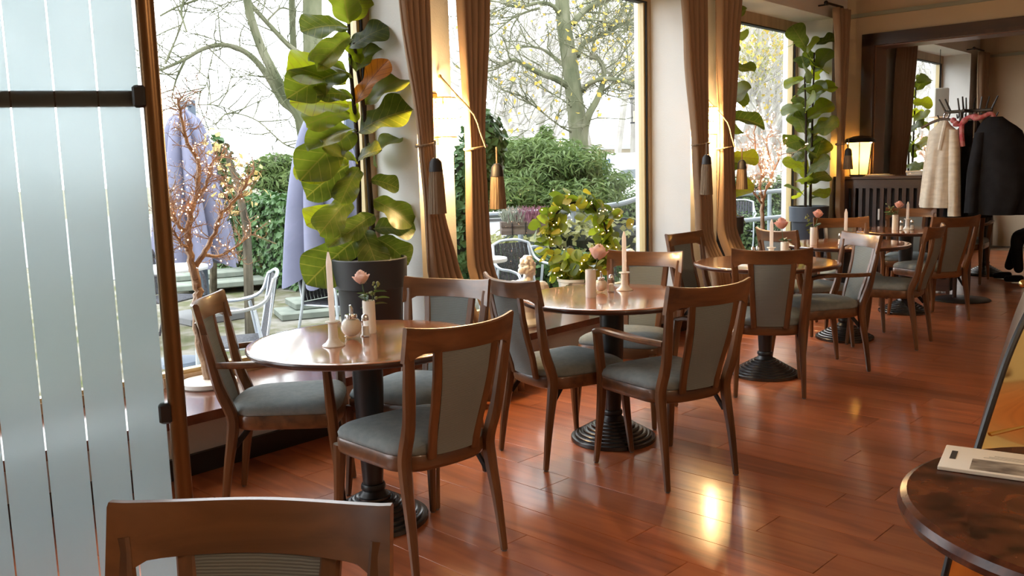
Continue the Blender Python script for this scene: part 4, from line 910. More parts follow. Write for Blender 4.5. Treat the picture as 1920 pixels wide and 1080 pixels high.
def twig_tree(lab, base, limbs_px, dp, seed, rb, r0, dens, L, nb, bulb, dz=.05):
    o = thing('twig_tree', lab, 'decoration', base, 0, 'lit twig trees on the sills'); rr = random.Random(seed); limbs = []
    MB().lathe([(0, 0), (rb, 0), (rb+.006, .006), (rb+.004, .026), (rb-.01, .032), (0, .034)], 40).obj('stand', M['marble'], o)
    for k, (lim, ra, rb_) in enumerate(limbs_px):
        pts = cr([at(x, y, dp+d*.5-.95*(limbs_px[0][0][0][0]-x)/F_PX*dp)-base for x, y, d in lim], 4)
        pts = [p+Vector((rr.gauss(0, .004), rr.gauss(0, .004), 0)) for p in pts]; limbs.append(pts)
        MB().tube(pts, [ra, rb_], 9).obj('trunk' if k == 0 else 'branch', M['twig'], o)
    mb, tips = twigs(limbs[1:], seed, dens, L, r0); stuff(mb.obj('twigs', M['twig'], o))
    lights = MB(); wire = MB()
    for i in range(nb):
        p = tips[rr.randrange(len(tips))]+Vector((rr.gauss(0, .01), rr.gauss(0, .01), rr.gauss(0, .01))); lights.sphere(p, bulb*rr.uniform(.7, 1.2), 6)
        if i % 6 == 0: wire.tube([p, p+Vector((rr.gauss(0, .05), rr.gauss(0, .05), -.05)), tips[rr.randrange(len(tips))]*.3+p*.7], .0012, 4)
    stuff(lights.obj('fairy_bulbs', M['fairy'], o)); stuff(wire.obj('light_wire', M['wire'], o)); return o
b1 = atz(392, 722, .345); d1 = (b1-CAM).dot(fw)
twig_tree('glittering twig tree with fairy lights on a white disc beside the frosted door', b1, [
    ([(391, 716, 0), (384, 680, 0), (374, 630, 0), (368, 570, .01), (372, 540, .01), (362, 505, 0)], .027, .022),
    ([(362, 510, 0), (355, 470, .02), (352, 430, .02), (360, 390, .02), (372, 350, .03), (368, 300, .05), (350, 260, .06), (338, 215, .08), (335, 185, .1)], .02, .006),
    ([(364, 500, 0), (385, 470, -.04), (400, 440, -.06), (415, 405, -.08), (440, 375, -.1), (462, 345, -.1), (478, 312, -.1)], .015, .005),
    ([(352, 440, .02), (335, 420, .05), (322, 395, .08), (318, 360, .1)], .012, .004),
    ([(385, 478, -.03), (410, 480, -.02), (440, 465, 0), (470, 440, .02)], .010, .003),
    ([(360, 385, .02), (385, 350, .0), (395, 310, -.02), (418, 290, -.03)], .010, .003),
    ([(355, 470, .02), (338, 455, 0), (325, 430, -.02)], .012, .003)], d1, 5, .135, .0034, 3, .10, 210, .0032)
u6, z6 = atw(1424, 520, .14)
b2 = W(u6, .14, .345); d2 = (b2-CAM).dot(fw)
twig_tree('pink-lit small twig tree in the middle of the third window', b2, [
    ([(1428, 495, 0), (1428, 460, 0), (1430, 420, 0), (1429, 390, 0), (1431, 370, 0)], .024, .018),
    ([(1430, 372, 0), (1424, 350, .02), (1428, 325, .03), (1418, 290, .04), (1415, 255, .06), (1418, 225, .06)], .016, .005),
    ([(1431, 375, 0), (1437, 355, -.04), (1445, 335, -.06), (1458, 305, -.1), (1466, 285, -.1)], .013, .004),
    ([(1430, 385, 0), (1418, 368, 0), (1404, 345, .05), (1395, 318, .08), (1398, 285, .1)], .012, .004),
    ([(1428, 330, 0), (1440, 300, .05), (1438, 265, .08), (1446, 240, .1)], .010, .003)], d2, 9, .12, .004, 2, .15, 230, .0075)
u7, z7 = atw(1737, 330, .14)
b3 = W(u7, .14, .345); d3 = (b3-CAM).dot(fw)
twig_tree('glowing twig tree glimpsed behind the cream coat in the far window', b3, [
    ([(1738, 400, 0), (1738, 370, 0), (1739, 345, 0)], .024, .018),
    ([(1739, 350, 0), (1735, 325, .03), (1738, 300, .05), (1733, 275, .06), (1737, 255, .06)], .014, .004),
    ([(1739, 350, 0), (1748, 325, -.04), (1752, 300, -.06), (1750, 275, -.1)], .012, .004)], d3, 13, .12, .005, 2, .16, 130, .010)
# ================================================================ ivy ring on the second sill, bust, ornament
IV = [blade(.075, .07, .15, .15, 6).mesh('leaf', leafmat('ivy_leaf_%d' % i, a, b, .45, .4)) for i, (a, b) in enumerate((((.10, .14, .02), (.22, .27, .05)), ((.05, .085, .015), (.13, .18, .03)), ((.20, .20, .03), (.34, .30, .06))))]
ui, zi = atw(1078, 530, .14)
o = thing('ivy_ring', 'round ivy topiary with fairy lights in a white pot on the second sill', 'potted plant', W(ui, .14, .345), 0); base = Vector(o.location); di = (base-CAM).dot(fw)
MB().lathe([(0, 0), (.095, 0), (.125, .21), (.132, .215), (.132, .235), (.118, .235), (.112, .19), (0, .19)], 32).obj('pot', plain('white_pot', (.70, .70, .66), .4), o)
MB().lathe([(.114, .2), (0, .21)], 24, (0, 0, 0), False).obj('soil', M['soil'], o)
cc = at(1084, 447, di)-base; r0 = .215; r = random.Random(8); ringp = [cc+RT*(r0*math.cos(a))+Vector((0, 0, 1))*(r0*1.25*math.sin(a)) for a in [2*math.pi*i/40 for i in range(41)]]
MB().tube(ringp, .008, 6).obj('hoop', M['dark_metal'], o)
MB().tube([ringp[30], (0, 0, .2)], .01, 6).obj('stem', M['fig_trunk'], o)
lights = MB()
for i in range(285):
    p = ringp[r.randrange(40)] if i < 215 else Vector((r.gauss(0, .09), r.gauss(0, .07), .26+abs(r.gauss(0, .06)))); p = p+Vector((r.gauss(0, .042), r.gauss(0, .042), r.gauss(0, .042)))
    l = link('leaf', IV[(0, 0, 1, 1, 2)[r.randrange(5)]], o, p, (r.uniform(-.7, .7)+.9, r.uniform(-.8, .8), r.uniform(0, 6.28)), r.uniform(.9, 1.5))
    if i % 3 == 0: lights.sphere(p+Vector((r.gauss(0, .03), r.gauss(0, .03), r.gauss(0, .03)))-fw*.03, .0038, 6)
stuff(lights.obj('fairy_bulbs', M['fairy'], o))
ub, zb_ = atw(984, 520, .0)
b = thing('bust', 'white plaster bust with curly hair looking right on the second sill', 'statue', W(ub, -.02, .345), AL)
zh = atw(985, 501, -.02)[1]-.345
mb = MB(); mb.lathe([(0, 0), (.08, 0), (.082, .02), (.05, .05), (.045, zh-.30), (.07, zh-.24), (.06, zh-.20)], 24)
mb.sphere((-.005, 0, zh-.165), .085, 16, (1.1, .95, .95)); mb.sphere((-.08, .055, zh-.135), .052, 12); mb.sphere((.06, -.075, zh-.145), .052, 12); mb.sphere((-.03, .02, zh-.115), .06, 12, (1.2, 1, .6))
mb.tube([(-.005, 0, zh-.11), (.006, -.004, zh-.07), (.012, -.006, zh-.04)], [.046, .034, .036], 12)
mb.sphere((.014, -.006, zh), .052, 16, (.98, .84, 1.14)); mb.sphere((.038, -.009, zh-.028), .030, 12, (1, .95, .9)); mb.sphere((.068, -.012, zh-.004), .0095, 8, (1.2, .8, 1.6)); mb.sphere((.053, -.010, zh+.018), .020, 10, (.8, 1.3, .7)); mb.sphere((.062, -.012, zh-.034), .011, 8, (1, 1.2, .7)); mb.sphere((.058, -.012, zh-.052), .014, 8)
r = random.Random(3)
for i in range(60):
    a = r.uniform(0, 6.28); e = r.uniform(-.8, 1.5); q = Vector((math.cos(a)*math.cos(e), .86*math.sin(a)*math.cos(e), 1.1*math.sin(e)))
    if q.x > .15 and q.z < .66: continue
    mb.sphere(Vector((.004, -.006, zh+.008))+q*.053, r.uniform(.012, .019), 8)
mb.sphere((-.055, .0, zh-.02), .026, 10)
q = mb.obj('figure', M['marble'], b, 0); rm = q.modifiers.new('remesh', 'REMESH'); rm.mode = 'VOXEL'; rm.voxel_size = .004; rm.use_smooth_shade = True; sm2 = q.modifiers.new('sm', 'SMOOTH'); sm2.iterations = 2
uo, zo = atw(1182, 480, .12)
b = thing('ornament', 'small white and brown figurine on the second sill beside the wicker chair', 'figurine', W(uo, .12, .345), AL)
MB().lathe([(0, 0), (.05, 0), (.05, .03), (.03, .05), (.035, .2), (.05, .28)], 20).obj('plinth', M['marble'], b); MB().sphere((0, 0, .32), .055, 12, (1, 1, .9)).obj('head', plain('clay', (.30, .18, .10), .6), b); MB().sphere((-.02, 0, .36), .05, 12, (1.1, 1, .7)).obj('cap', M['marble'], b)
# ================================================================ outdoors
GZ = -.15
def gravel():
    m = varied('mossy_gravel', [(.30, (.07, .085, .03)), (.45, (.12, .115, .07)), (.58, (.19, .18, .15)), (.8, (.26, .25, .22))], (3.2, 3.2, 3.2), .95, .1, .4, 9, bscale=45); return m
struct(MB().box((45, 62, GZ-.05), (260, 130, .10)).obj('ground', gravel(), None, 0), 'mossy gravel terrace and ground outside')
ap = at(1165, 372, 36)
struct(MB().box((ap.x+6, ap.y+4, GZ+.006), (60, 22, .012), Matrix.Rotation(AL, 3, 'Z')).obj('floor_parking', varied('asphalt', [(.3, (.20, .20, .20)), (.7, (.27, .27, .265))], (2, 2, 2), .9), None, 0), 'grey asphalt of the car park')
def quad_leaf(mb, p, n, s, r, w=.75):
    a = n.cross(Vector((r.gauss(0, 1), r.gauss(0, 1), r.gauss(0, 1)))).normalized(); b = n.cross(a)
    mb.add([p-a*s*.5, p+b*s*w*.5+n*s*.08, p+a*s*.5, p-b*s*w*.5+n*s*.08], [(0, 1, 2, 3)])
def fmat(name, c1, c2, trans=.25, sc=6):
    m, nt, b = newmat(name); setp(b, Roughness=.5, Specular_IOR_Level=.3)
    n = N(nt, 'TexNoise', Scale=sc, Detail=4); nt.links.new(coords(nt), n.inputs['Vector']); c = ramp(nt, n.outputs[0], [(.3, c1), (.7, c2)]); nt.links.new(c, b.inputs['Base Color'])
    tr = nt.nodes.new('ShaderNodeBsdfTranslucent'); nt.links.new(c, tr.inputs[0]); ms = nt.nodes.new('ShaderNodeMixShader'); ms.inputs[0].default_value = trans
    nt.links.new(b.outputs[0], ms.inputs[1]); nt.links.new(tr.outputs[0], ms.inputs[2]); nt.links.new(ms.outputs[0], nt.nodes['Material Output'].inputs[0]); return m
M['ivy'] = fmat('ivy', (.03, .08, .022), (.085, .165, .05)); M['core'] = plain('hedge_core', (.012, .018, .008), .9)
M['box'] = fmat('box_hedge', (.05, .09, .03), (.12, .165, .06)); M['juniper'] = fmat('juniper', (.065, .115, .03), (.16, .22, .07)); M['yellow'] = fmat('yellow_leaf', (.45, .32, .05), (.62, .48, .12), .45); M['pale_y'] = fmat('pale_yellow_leaf', (.50, .36, .12), (.66, .52, .24), .45); M['pale'] = fmat('pale_leaf', (.22, .24, .09), (.40, .38, .16), .4)
def hedge(name, lab, A, B, h, th, n, size, mat, seed, cat='hedge', group=None):
    A, B = Vector(A), Vector(B); o = thing(name, lab, cat, Vector((A.x, A.y, GZ)), 0, group); base = Vector(o.location); x = (B-A); x.z = 0; L = x.length; x.normalize(); y = Vector((-x.y, x.x, 0))
    if y.dot(fw) < 0: y = -y
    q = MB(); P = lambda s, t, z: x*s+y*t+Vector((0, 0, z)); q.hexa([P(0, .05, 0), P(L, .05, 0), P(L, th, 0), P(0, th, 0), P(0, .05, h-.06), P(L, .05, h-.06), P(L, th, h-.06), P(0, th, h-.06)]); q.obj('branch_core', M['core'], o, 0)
    r = random.Random(seed); mb = MB()
    for i in range(n):
        if r.random() < .72: p = P(r.uniform(-.05, L+.05), r.gauss(.02, .05), r.uniform(0, h)); nn = (-y+Vector((r.gauss(0, .5), r.gauss(0, .5), r.gauss(.35, .5))))
        else: p = P(r.uniform(-.05, L+.05), r.uniform(0, th), h+r.gauss(0, .05)); nn = Vector((r.gauss(0, .5), r.gauss(0, .5), 1))
        quad_leaf(mb, p, nn.normalized(), size*r.uniform(.6, 1.3), r)
    stuff(mb.obj('foliage', mat, o, 0)); return o
hedge('ivy_hedge', 'ivy covered hedge behind the terrace in the first window', atz(360, 512, GZ), atz(655, 562, GZ), 1.18, .7, 7500, .095, M['ivy'], 2)
hedge('clipped_hedge', 'clipped hedge behind the railing in the second window', at(1110, 415, 17), at(1300, 412, 17), .95, .8, 2600, .07, M['box'], 3)
hedge('clipped_hedge', 'upper clipped hedge outside the third window', at(1330, 400, 17), at(1540, 395, 17), 1.15, .8, 3000, .06, M['box'], 4)
hedge('clipped_hedge', 'lower dark hedge in front, outside the third window', at(1330, 450, 14.5), at(1540, 440, 14.5), .62, .6, 2600, .06, M['box'], 5)
def cloud_plant(name, lab, core, n, size, mat, seed, cat, w=.75, up=.3, stem=None, group=None):
    """core: list of (centre, radii); leaves sit on the blobs"""
    b0 = core[0][0]; o = thing(name, lab, cat, Vector((b0.x, b0.y, GZ)), 0, group); base = Vector(o.location); r = random.Random(seed); mb = MB(); cm = MB()
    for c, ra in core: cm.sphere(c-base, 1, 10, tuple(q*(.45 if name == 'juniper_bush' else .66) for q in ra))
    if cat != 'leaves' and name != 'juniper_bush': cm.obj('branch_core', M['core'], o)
    for i in range(n):
        c, ra = core[r.randrange(len(core))]; d = Vector((r.gauss(0, 1), r.gauss(0, 1), r.gauss(0, 1))).normalized()
        p = c-base+Vector((d.x*ra[0], d.y*ra[1], d.z*ra[2]))*r.uniform(.72, 1.08); quad_leaf(mb, p, (d+Vector((r.gauss(0, .5), r.gauss(0, .5), r.gauss(up, .5)))).normalized(), size*r.uniform(.6, 1.3), r, w)
    stuff(mb.obj('foliage', mat, o, 0))
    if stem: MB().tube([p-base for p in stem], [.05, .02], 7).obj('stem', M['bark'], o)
    return o
cloud_plant('climbing_ivy', 'dark ivy climbing beside the first pier, outside the second window', [(at(905, 262, 6.9), (.17, .17, .22)), (at(912, 300, 6.9), (.14, .14, .18)), (at(880, 330, 6.7), (.15, .15, .25)), (at(872, 400, 6.7), (.13, .13, .3)), (at(868, 470, 6.7), (.12, .12, .3)), (at(890, 340, 6.8), (.16, .16, .2))], 2200, .075, M['ivy'], 6, 'ivy', stem=[atz(872, 560, GZ), at(872, 420, 6.7), at(900, 280, 6.9)])
r = random.Random(14); core = []
for i in range(120):
    x = r.uniform(912, 1138); top = 262+18*math.sin((x-900)*.05)+max(0, x-1040)*.62+max(0, 950-x)*.4; y = top+(385-top)*r.random()**.8; s = r.uniform(.20, .36)
    core.append((at(x, y, 11+r.uniform(-.7, .7)-.5*(y-300)/80), (s, s, s*.36)))
core += [(at(1012, 268, 11), (.12, .12, .10)), (at(1024, 252, 11), (.09, .09, .12)), (at(935, 285, 11), (.2, .2, .1))]
cloud_plant('juniper_bush', 'spreading green juniper bush outside the second window', core, 22000, .12, M['juniper'], 15, 'bush', .20, .7, [atz(1040, 470, GZ), at(1035, 340, 11)])
core = [(at(x, y, 15+r.uniform(-.4, .4)), (s*.6, s*.6, s*.32)) for x, y, s in ((495, 318, .5), (520, 310, .6), (540, 330, .7), (510, 345, .5), (545, 360, .7), (530, 380, .6), (490, 330, .3), (560, 340, .7))]
cloud_plant('small_pine', 'dark green pine beyond the ivy hedge in the first window', core, 5000, .14, M['juniper'], 16, 'tree', .24, .4, [atz(540, 460, GZ), at(535, 330, 15)])
cloud_plant('ivy_tree', 'ivy clad trunk behind the left parasol', [(at(400, 300, 9.6), (.2, .2, .25)), (at(410, 345, 9.6), (.24, .24, .3)), (at(395, 375, 9.6), (.2, .2, .3)), (at(405, 410, 9.6), (.2, .2, .3))], 1500, .09, M['ivy'], 17, 'ivy', stem=[atz(400, 560, GZ), at(402, 300, 9.6)])
r = random.Random(20)
cloud_plant('autumn_twigs', 'sparse orange-yellow autumn leaves behind the glittering twig tree', [(at(x, y, 8.4), (s, s, s)) for x, y, s in ((425, 290, .16), (450, 330, .2), (470, 360, .18), (440, 365, .2), (405, 270, .14), (465, 320, .14))], 80, .08, M['pale_y'], 51, 'leaves', stem=[atz(470, 640, GZ), at(462, 420, 8.4), at(440, 330, 8.4), at(418, 270, 8.4)])
cloud_plant('yellow_shrub', 'yellowing shrub below the railing in the second window', [(at(940+18*i, 470+r.uniform(-25, 35), 9.6+r.uniform(-.4, .4)), (.34, .34, .25)) for i in range(13)], 2400, .09, M['pale'], 21, 'bush')
cloud_plant('low_shrub', 'dark green shrub under the railing behind the bust', [(at(930+24*i, 512+r.uniform(-10, 15), 9.0+r.uniform(-.2, .2)), (.3, .3, .22)) for i in range(9)], 2200, .07, M['ivy'], 22, 'bush')
# ---------------------------------------------------------------- trees traced limb by limb
def traced_tree(lab, limbs, seed, d0, dens=1, L=1.1, rad=.012, leaf=0, group=None):
    b0 = Vector(limbs[0][0][0]) if not isinstance(limbs[0][0][0], tuple) else None
    P0 = [at(x, y, d0+dz) for x, y, dz in limbs[0][0]]
    o = thing('garden_tree', lab, 'tree', Vector((P0[0].x, P0[0].y, GZ)), 0, group); base = Vector(o.location); ls = []
    for k, (lim, ra, rb) in enumerate(limbs):
        pts = cr([at(x, y, d0+dz)-base for x, y, dz in lim], 4)
        if k == 0: pts = [Vector((0, 0, 0))]+pts
        ls.append(pts); MB().tube(pts, [ra, rb], 9).obj('trunk' if k == 0 else 'branch', M['mossbark'], o)
    mb, tips = twigs(ls[1:], seed, dens, L, rad, 2); stuff(mb.obj('twigs', M['mossbark'], o, 0))
    if leaf:
        r = random.Random(seed); q = MB()
        for i in range(leaf): quad_leaf(q, tips[r.randrange(len(tips))]+Vector((r.gauss(0, .15), r.gauss(0, .15), r.gauss(0, .15))), Vector((r.gauss(0, 1), r.gauss(0, 1), r.gauss(0, 1))).normalized(), r.uniform(.06, .12), r)
        stuff(q.obj('yellow_leaves', M['yellow'], o, 0))
    return o
traced_tree('leafless mossy tree with arching branches behind the big fig', [
    ([(606, 480, 0), (602, 300, 0), (590, 150, 0), (586, 0, 0), (592, -160, 0)], .17, .13),
    ([(590, 400, .2), (572, 300, .2), (556, 200, .3), (551, 110, .3), (547, 0, .3), (546, -120, .3)], .06, .045),
    ([(596, 330, 0), (566, 228, -.2), (540, 185, -.3), (515, 140, -.5), (488, 85, -.6), (466, 15, -.8), (456, -60, -1)], .085, .05),
    ([(596, 330, .3), (560, 222, .3), (530, 190, .3), (505, 148, .3), (480, 114, .2), (450, 92, .1), (415, 84, 0), (380, 92, -.2), (345, 112, -.3), (300, 132, -.5)], .065, .02),
    ([(580, 110, 0), (545, 88, -.1), (510, 52, -.2), (470, 8, -.3), (440, -30, -.4)], .04, .03),
    ([(300, 30, -.6), (330, 14, -.5), (368, 0, -.4), (400, -15, -.3)], .012, .02),
    ([(402, 90, -.2), (392, 130, -.2), (386, 160, -.2), (372, 176, -.2)], .008, .005),
    ([(500, 40, 0), (525, 16, .1), (545, 18, .1)], .015, .012),
    ([(405, 234, -.5), (420, 216, -.5), (445, 213, -.5), (485, 228, -.4), (530, 268, -.3), (560, 280, -.2)], .006, .012),
    ([(370, 196, -.4), (410, 198, -.3), (445, 212, -.3)], .008, .006),
    ([(347, 112, -.3), (330, 150, -.3), (322, 185, -.4)], .02, .008),
    ([(350, 60, -.6), (340, 20, -.6), (352, -20, -.6)], .012, .02), ([(310, 120, -.5), (335, 60, -.5), (352, 10, -.5)], .016, .008)], 41, 13, 1, .8, .010)
traced_tree('old mossy tree with yellow leaves in the middle of the second window', [
    ([(1090, 335, 0), (1086, 280, 0), (1081, 220, 0), (1074, 160, 0), (1064, 90, 0), (1056, 35, 0), (1050, -70, 0)], .185, .12),
    ([(1092, 320, -.1), (1094, 260, -.1), (1103, 218, -.2), (1117, 192, -.2), (1127, 168, -.2), (1133, 138, -.2), (1124, 113, -.2), (1106, 107, -.2)], .085, .03),
    ([(1068, 163, 0), (1040, 147, -.3), (1012, 137, -.5), (985, 122, -.6), (966, 112, -.7), (950, 116, -.8), (928, 130, -.9)], .065, .02),
    ([(1066, 132, 0), (1042, 110, .2), (1018, 93, .4), (1000, 88, .5), (978, 86, .6)], .04, .015),
    ([(1056, 40, 0), (1038, 12, -.2), (1012, 5, -.4), (985, 11, -.6), (962, 12, -.8), (935, 4, -1)], .045, .015),
    ([(1012, 15, -.4), (988, 22, -.4), (962, 34, -.5), (940, 50, -.5)], .025, .01),
    ([(1083, 105, 0), (1094, 82, .2), (1116, 71, .3), (1142, 60, .4), (1168, 45, .5), (1182, 44, .6), (1205, 56, .7)], .05, .02),
    ([(1074, 45, 0), (1094, 22, .1), (1116, 8, .2), (1142, -3, .3), (1175, -22, .4)], .06, .045),
    ([(1092, 170, 0), (1106, 156, -.2), (1130, 148, -.3), (1160, 150, -.4), (1186, 158, -.5), (1215, 166, -.6)], .05, .03),
    ([(1108, 108, .1), (1117, 64, .1), (1124, 20, .1), (1128, -30, .1)], .022, .018), ([(1172, 45, .5), (1182, 18, .5), (1192, -20, .5)], .02, .02),
    ([(1090, 38, 0), (1120, 38, 0), (1150, 45, .1)], .025, .012), ([(1080, 70, 0), (1098, 60, -.2), (1112, 38, -.3)], .022, .01),
    ([(1076, 250, 0), (1050, 236, -.4), (1010, 205, -.7), (965, 170, -1)], .02, .008), ([(1076, 205, 0), (1056, 188, -.4), (1030, 172, -.6)], .016, .008)], 43, 16, 1, .95, .013, 420)
# ---------------------------------------------------------------- far bare trees: three kinds, copied
M['fartree'] = varied('hazed_far_bark', [(.3, (.34, .32, .29)), (.7, (.46, .44, .40))], (3, 3, 3), .95, .1)  # bark colour lightened to stand in for distance haze
def bare(seed, H, spread=.5, g0=4, nl=0, lm=None):
    r = random.Random(seed); mb = MB(); tips = []
    def br(p, d, l, rad, g):
        pts = [p]; q = p.copy(); dd = d.copy(); ns = 4 if g > 1 else 3
        for i in range(ns):
            dd = (dd+Vector((r.gauss(0, .13), r.gauss(0, .13), r.gauss(.03, .08)))).normalized(); q = q+dd*l/ns; pts.append(q.copy())
        mb.tube(pts, [rad, rad*.5], 5 if g > 2 else 3, False); tips.extend(pts[1:])
        if g > 0:
            for k in range(4 if g > 1 else 4):
                i = r.randrange(1, ns+1); a = r.uniform(0, 6.28); sd = Vector((math.cos(a), math.sin(a), r.uniform(-.1, .5))); br(pts[i], (dd*(1-spread)+sd*spread).normalized(), l*r.uniform(.45, .72), rad*.48, g-1)
    br(Vector((0, 0, 0)), Vector((0, 0, 1)), H*.62, H*.017, g0)
    t = mb.mesh('branches', M['fartree'], 60); f = None
    if nl:
        q = MB()
        for i in range(nl): quad_leaf(q, tips[r.randrange(len(tips))]+Vector((r.gauss(0, .2), r.gauss(0, .2), r.gauss(0, .2))), Vector((r.gauss(0, 1), r.gauss(0, 1), r.gauss(0, 1))).normalized(), r.uniform(.10, .2), r)
        f = q.mesh('foliage', lm, 0)
    return t, f
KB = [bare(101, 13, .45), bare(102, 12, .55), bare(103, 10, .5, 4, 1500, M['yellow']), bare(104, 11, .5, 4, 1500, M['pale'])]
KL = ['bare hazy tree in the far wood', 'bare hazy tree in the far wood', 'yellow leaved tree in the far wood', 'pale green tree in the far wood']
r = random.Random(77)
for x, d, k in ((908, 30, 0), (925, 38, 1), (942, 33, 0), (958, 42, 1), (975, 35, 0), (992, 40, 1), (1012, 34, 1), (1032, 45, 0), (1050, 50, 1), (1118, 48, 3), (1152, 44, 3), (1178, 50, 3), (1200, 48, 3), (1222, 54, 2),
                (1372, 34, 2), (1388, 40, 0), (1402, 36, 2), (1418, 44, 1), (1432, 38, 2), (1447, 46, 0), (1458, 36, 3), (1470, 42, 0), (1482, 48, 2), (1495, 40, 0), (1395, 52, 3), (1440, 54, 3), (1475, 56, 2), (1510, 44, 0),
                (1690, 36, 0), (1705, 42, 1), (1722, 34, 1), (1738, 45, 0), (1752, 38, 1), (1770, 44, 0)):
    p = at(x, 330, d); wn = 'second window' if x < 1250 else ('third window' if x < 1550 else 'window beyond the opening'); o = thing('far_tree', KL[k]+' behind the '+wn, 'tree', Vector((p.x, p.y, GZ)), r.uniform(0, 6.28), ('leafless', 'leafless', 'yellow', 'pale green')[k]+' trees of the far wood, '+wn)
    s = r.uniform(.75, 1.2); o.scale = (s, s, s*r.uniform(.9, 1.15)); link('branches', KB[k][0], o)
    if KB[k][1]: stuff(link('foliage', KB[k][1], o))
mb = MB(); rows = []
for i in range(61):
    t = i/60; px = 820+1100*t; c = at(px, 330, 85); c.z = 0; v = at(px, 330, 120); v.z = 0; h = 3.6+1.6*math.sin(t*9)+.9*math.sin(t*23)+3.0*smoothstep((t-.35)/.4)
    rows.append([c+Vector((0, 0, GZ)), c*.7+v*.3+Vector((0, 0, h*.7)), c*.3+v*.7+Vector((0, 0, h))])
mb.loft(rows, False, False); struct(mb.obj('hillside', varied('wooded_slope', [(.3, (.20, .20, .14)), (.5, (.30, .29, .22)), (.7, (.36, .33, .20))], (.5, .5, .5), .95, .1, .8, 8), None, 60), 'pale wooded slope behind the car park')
# ---------------------------------------------------------------- folded parasols
M['parasol'] = varied('parasol_cloth', [(.3, (.15, .155, .225)), (.7, (.19, .195, .275))], (3, 3, 3), .8, .2, .1); M['steel_blue'] = plain('mast_grey', (.10, .13, .17), .45, .2)
def parasol(lab, px, ytop, ybot, d, R0, mast_px, mast_top, seed):
    T = at(px, ytop, d); Bm = at(px, ybot, d); o = thing('parasol', lab, 'parasol', Vector((T.x, T.y, GZ)), 0, 'folded cantilever parasols'); base = Vector(o.location); r = random.Random(seed)
    zt, zb = T.z-GZ, Bm.z-GZ; n = 96; rings = []; ph = [r.uniform(-.3, .3) for _ in range(8)]
    for i in range(17):
        t = i/16; row = []
        for j in range(n):
            a = 2*math.pi*j/n; k = int(j/12) % 8; f = abs(math.sin(4*a+.2)); rad = (.035+R0*(t**.45))*(.48+.52*f**.8)*(1+.08*ph[k])
            z = zt+(zb-zt)*t - (.17*f-.06+.08*ph[k])*max(0, t-.55)*1.6
            row.append(Vector((rad*math.cos(a+.25*t), rad*math.sin(a+.25*t), z)))
        rings.append(row)
    MB().loft(rings).obj('canopy', M['parasol'], o, 60)
    MB().lathe([(.03, zt+.08), (.035, zt), (.0, zt+.1)], 12).obj('hub', M['steel_blue'], o)
    mt = at(mast_px, mast_top, d+.25)-base; mb_ = Vector((mt.x, mt.y, 0))
    MB().bar([mb_, mt], .035, .045).obj('mast', M['steel_blue'], o)
    MB().bar([mt-Vector((0, 0, .04)), Vector((0, 0, zt+.06))], .02, .03).obj('arm', M['steel_blue'], o)
    MB().box(mb_+Vector((0, 0, .04)), (.7, .7, .08), None, .01).obj('base', plain('slab_base', (.12, .12, .12), .8), o)
    MB().tube([(0, 0, zt), (0, 0, zb-.15)], .02, 8).obj('pole', M['steel_blue'], o)
parasol('folded lilac-grey parasol behind the big fig', 603, 205, 520, 7.8, .42, 652, 190, 3)
parasol('folded lilac-grey parasol behind the twig tree', 343, 205, 490, 9.2, .42, 357, 188, 4)
# ---------------------------------------------------------------- garden furniture
M['alu'] = plain('aluminium_tube', (.62, .68, .76), .3, .6); M['wicker'] = varied('dark_wicker', [(.4, (.02, .02, .024)), (.6, (.06, .06, .07))], (70, 70, 90), .6, .4, .6)
def garden_chair(lab, p, rz, frame='alu', s=1.0):
    o = thing('garden_chair', lab, 'garden chair', Vector((p.x, p.y, GZ)), rz, 'terrace chairs'); o.scale = (s, s, s)
    fm = M[frame]
    for q in (1, -1):
        MB().tube(cr([(.24, q*.25, 0), (.22, q*.265, .30), (.20, q*.27, .60), (.10, q*.275, .66), (-.10, q*.27, .67), (-.24, q*.23, .72), (-.30, q*.20, .86)], 4), .0125, 8).obj('arm_tube', fm, o)
        MB().tube([(-.32, q*.24, 0), (-.20, q*.25, .40), (-.16, q*.25, .66)], .0125, 8).obj('rear_leg', fm, o)
        MB().tube([(.22, q*.24, .41), (-.22, q*.22, .40), (-.31, q*.20, .87)], .011, 8).obj('side_tube', fm, o)
    MB().tube(cr([(-.31, -.20, .86), (-.335, -.1, .89), (-.34, 0, .895), (-.335, .1, .89), (-.31, .20, .86)], 3), .0125, 8).obj('top_tube', fm, o)
    MB().box((.0, 0, .415), (.44, .46, .022), None, .008).obj('woven_seat', M['wicker'], o)
    for k in range(9):
        y = -.18+.045*k; MB().bar([(-.225, y, .43), (-.325, y*.97, .87)], .0185, .006).obj('back_strip', M['wicker'], o)
fv = math.atan2(-RT.y, -RT.x)
garden_chair('aluminium garden chair with dark woven back just outside the first window', atz(440, 752, GZ), fv+.35)
garden_chair('aluminium garden chair behind the candle of the nearest table', atz(640, 650, GZ), fv+2.6)
garden_chair('aluminium garden chair behind the bust in the second window', atz(1000, 640, GZ), fv+2.2)
garden_chair('dark wicker garden chair in the right corner of the second window', atz(1160, 555, GZ), fv+1.4, 'wicker')
garden_chair('dark wicker garden chair beside the left parasol', atz(325, 640, GZ), fv+2.9, 'wicker')
garden_chair('pale garden chair outside the third window', atz(1384, 478, GZ), fv+1.2)
def gtable(lab, p, R0, zt):
    o = thing('garden_table', lab, 'garden table', Vector((p.x, p.y, GZ)), 0, 'terrace tables'); h = zt-GZ
    MB().lathe([(0, h-.03), (R0, h-.03), (R0+.005, h-.015), (R0, h), (0, h)], 36).obj('table_top', plain('white_top', (.7, .72, .74), .4), o); MB().tube([(0, 0, .03), (0, 0, h-.03)], .03, 10).obj('column', M['alu'], o); MB().lathe([(0, 0), (.22, 0), (.2, .03), (0, .04)], 24).obj('foot', M['steel_blue'], o)
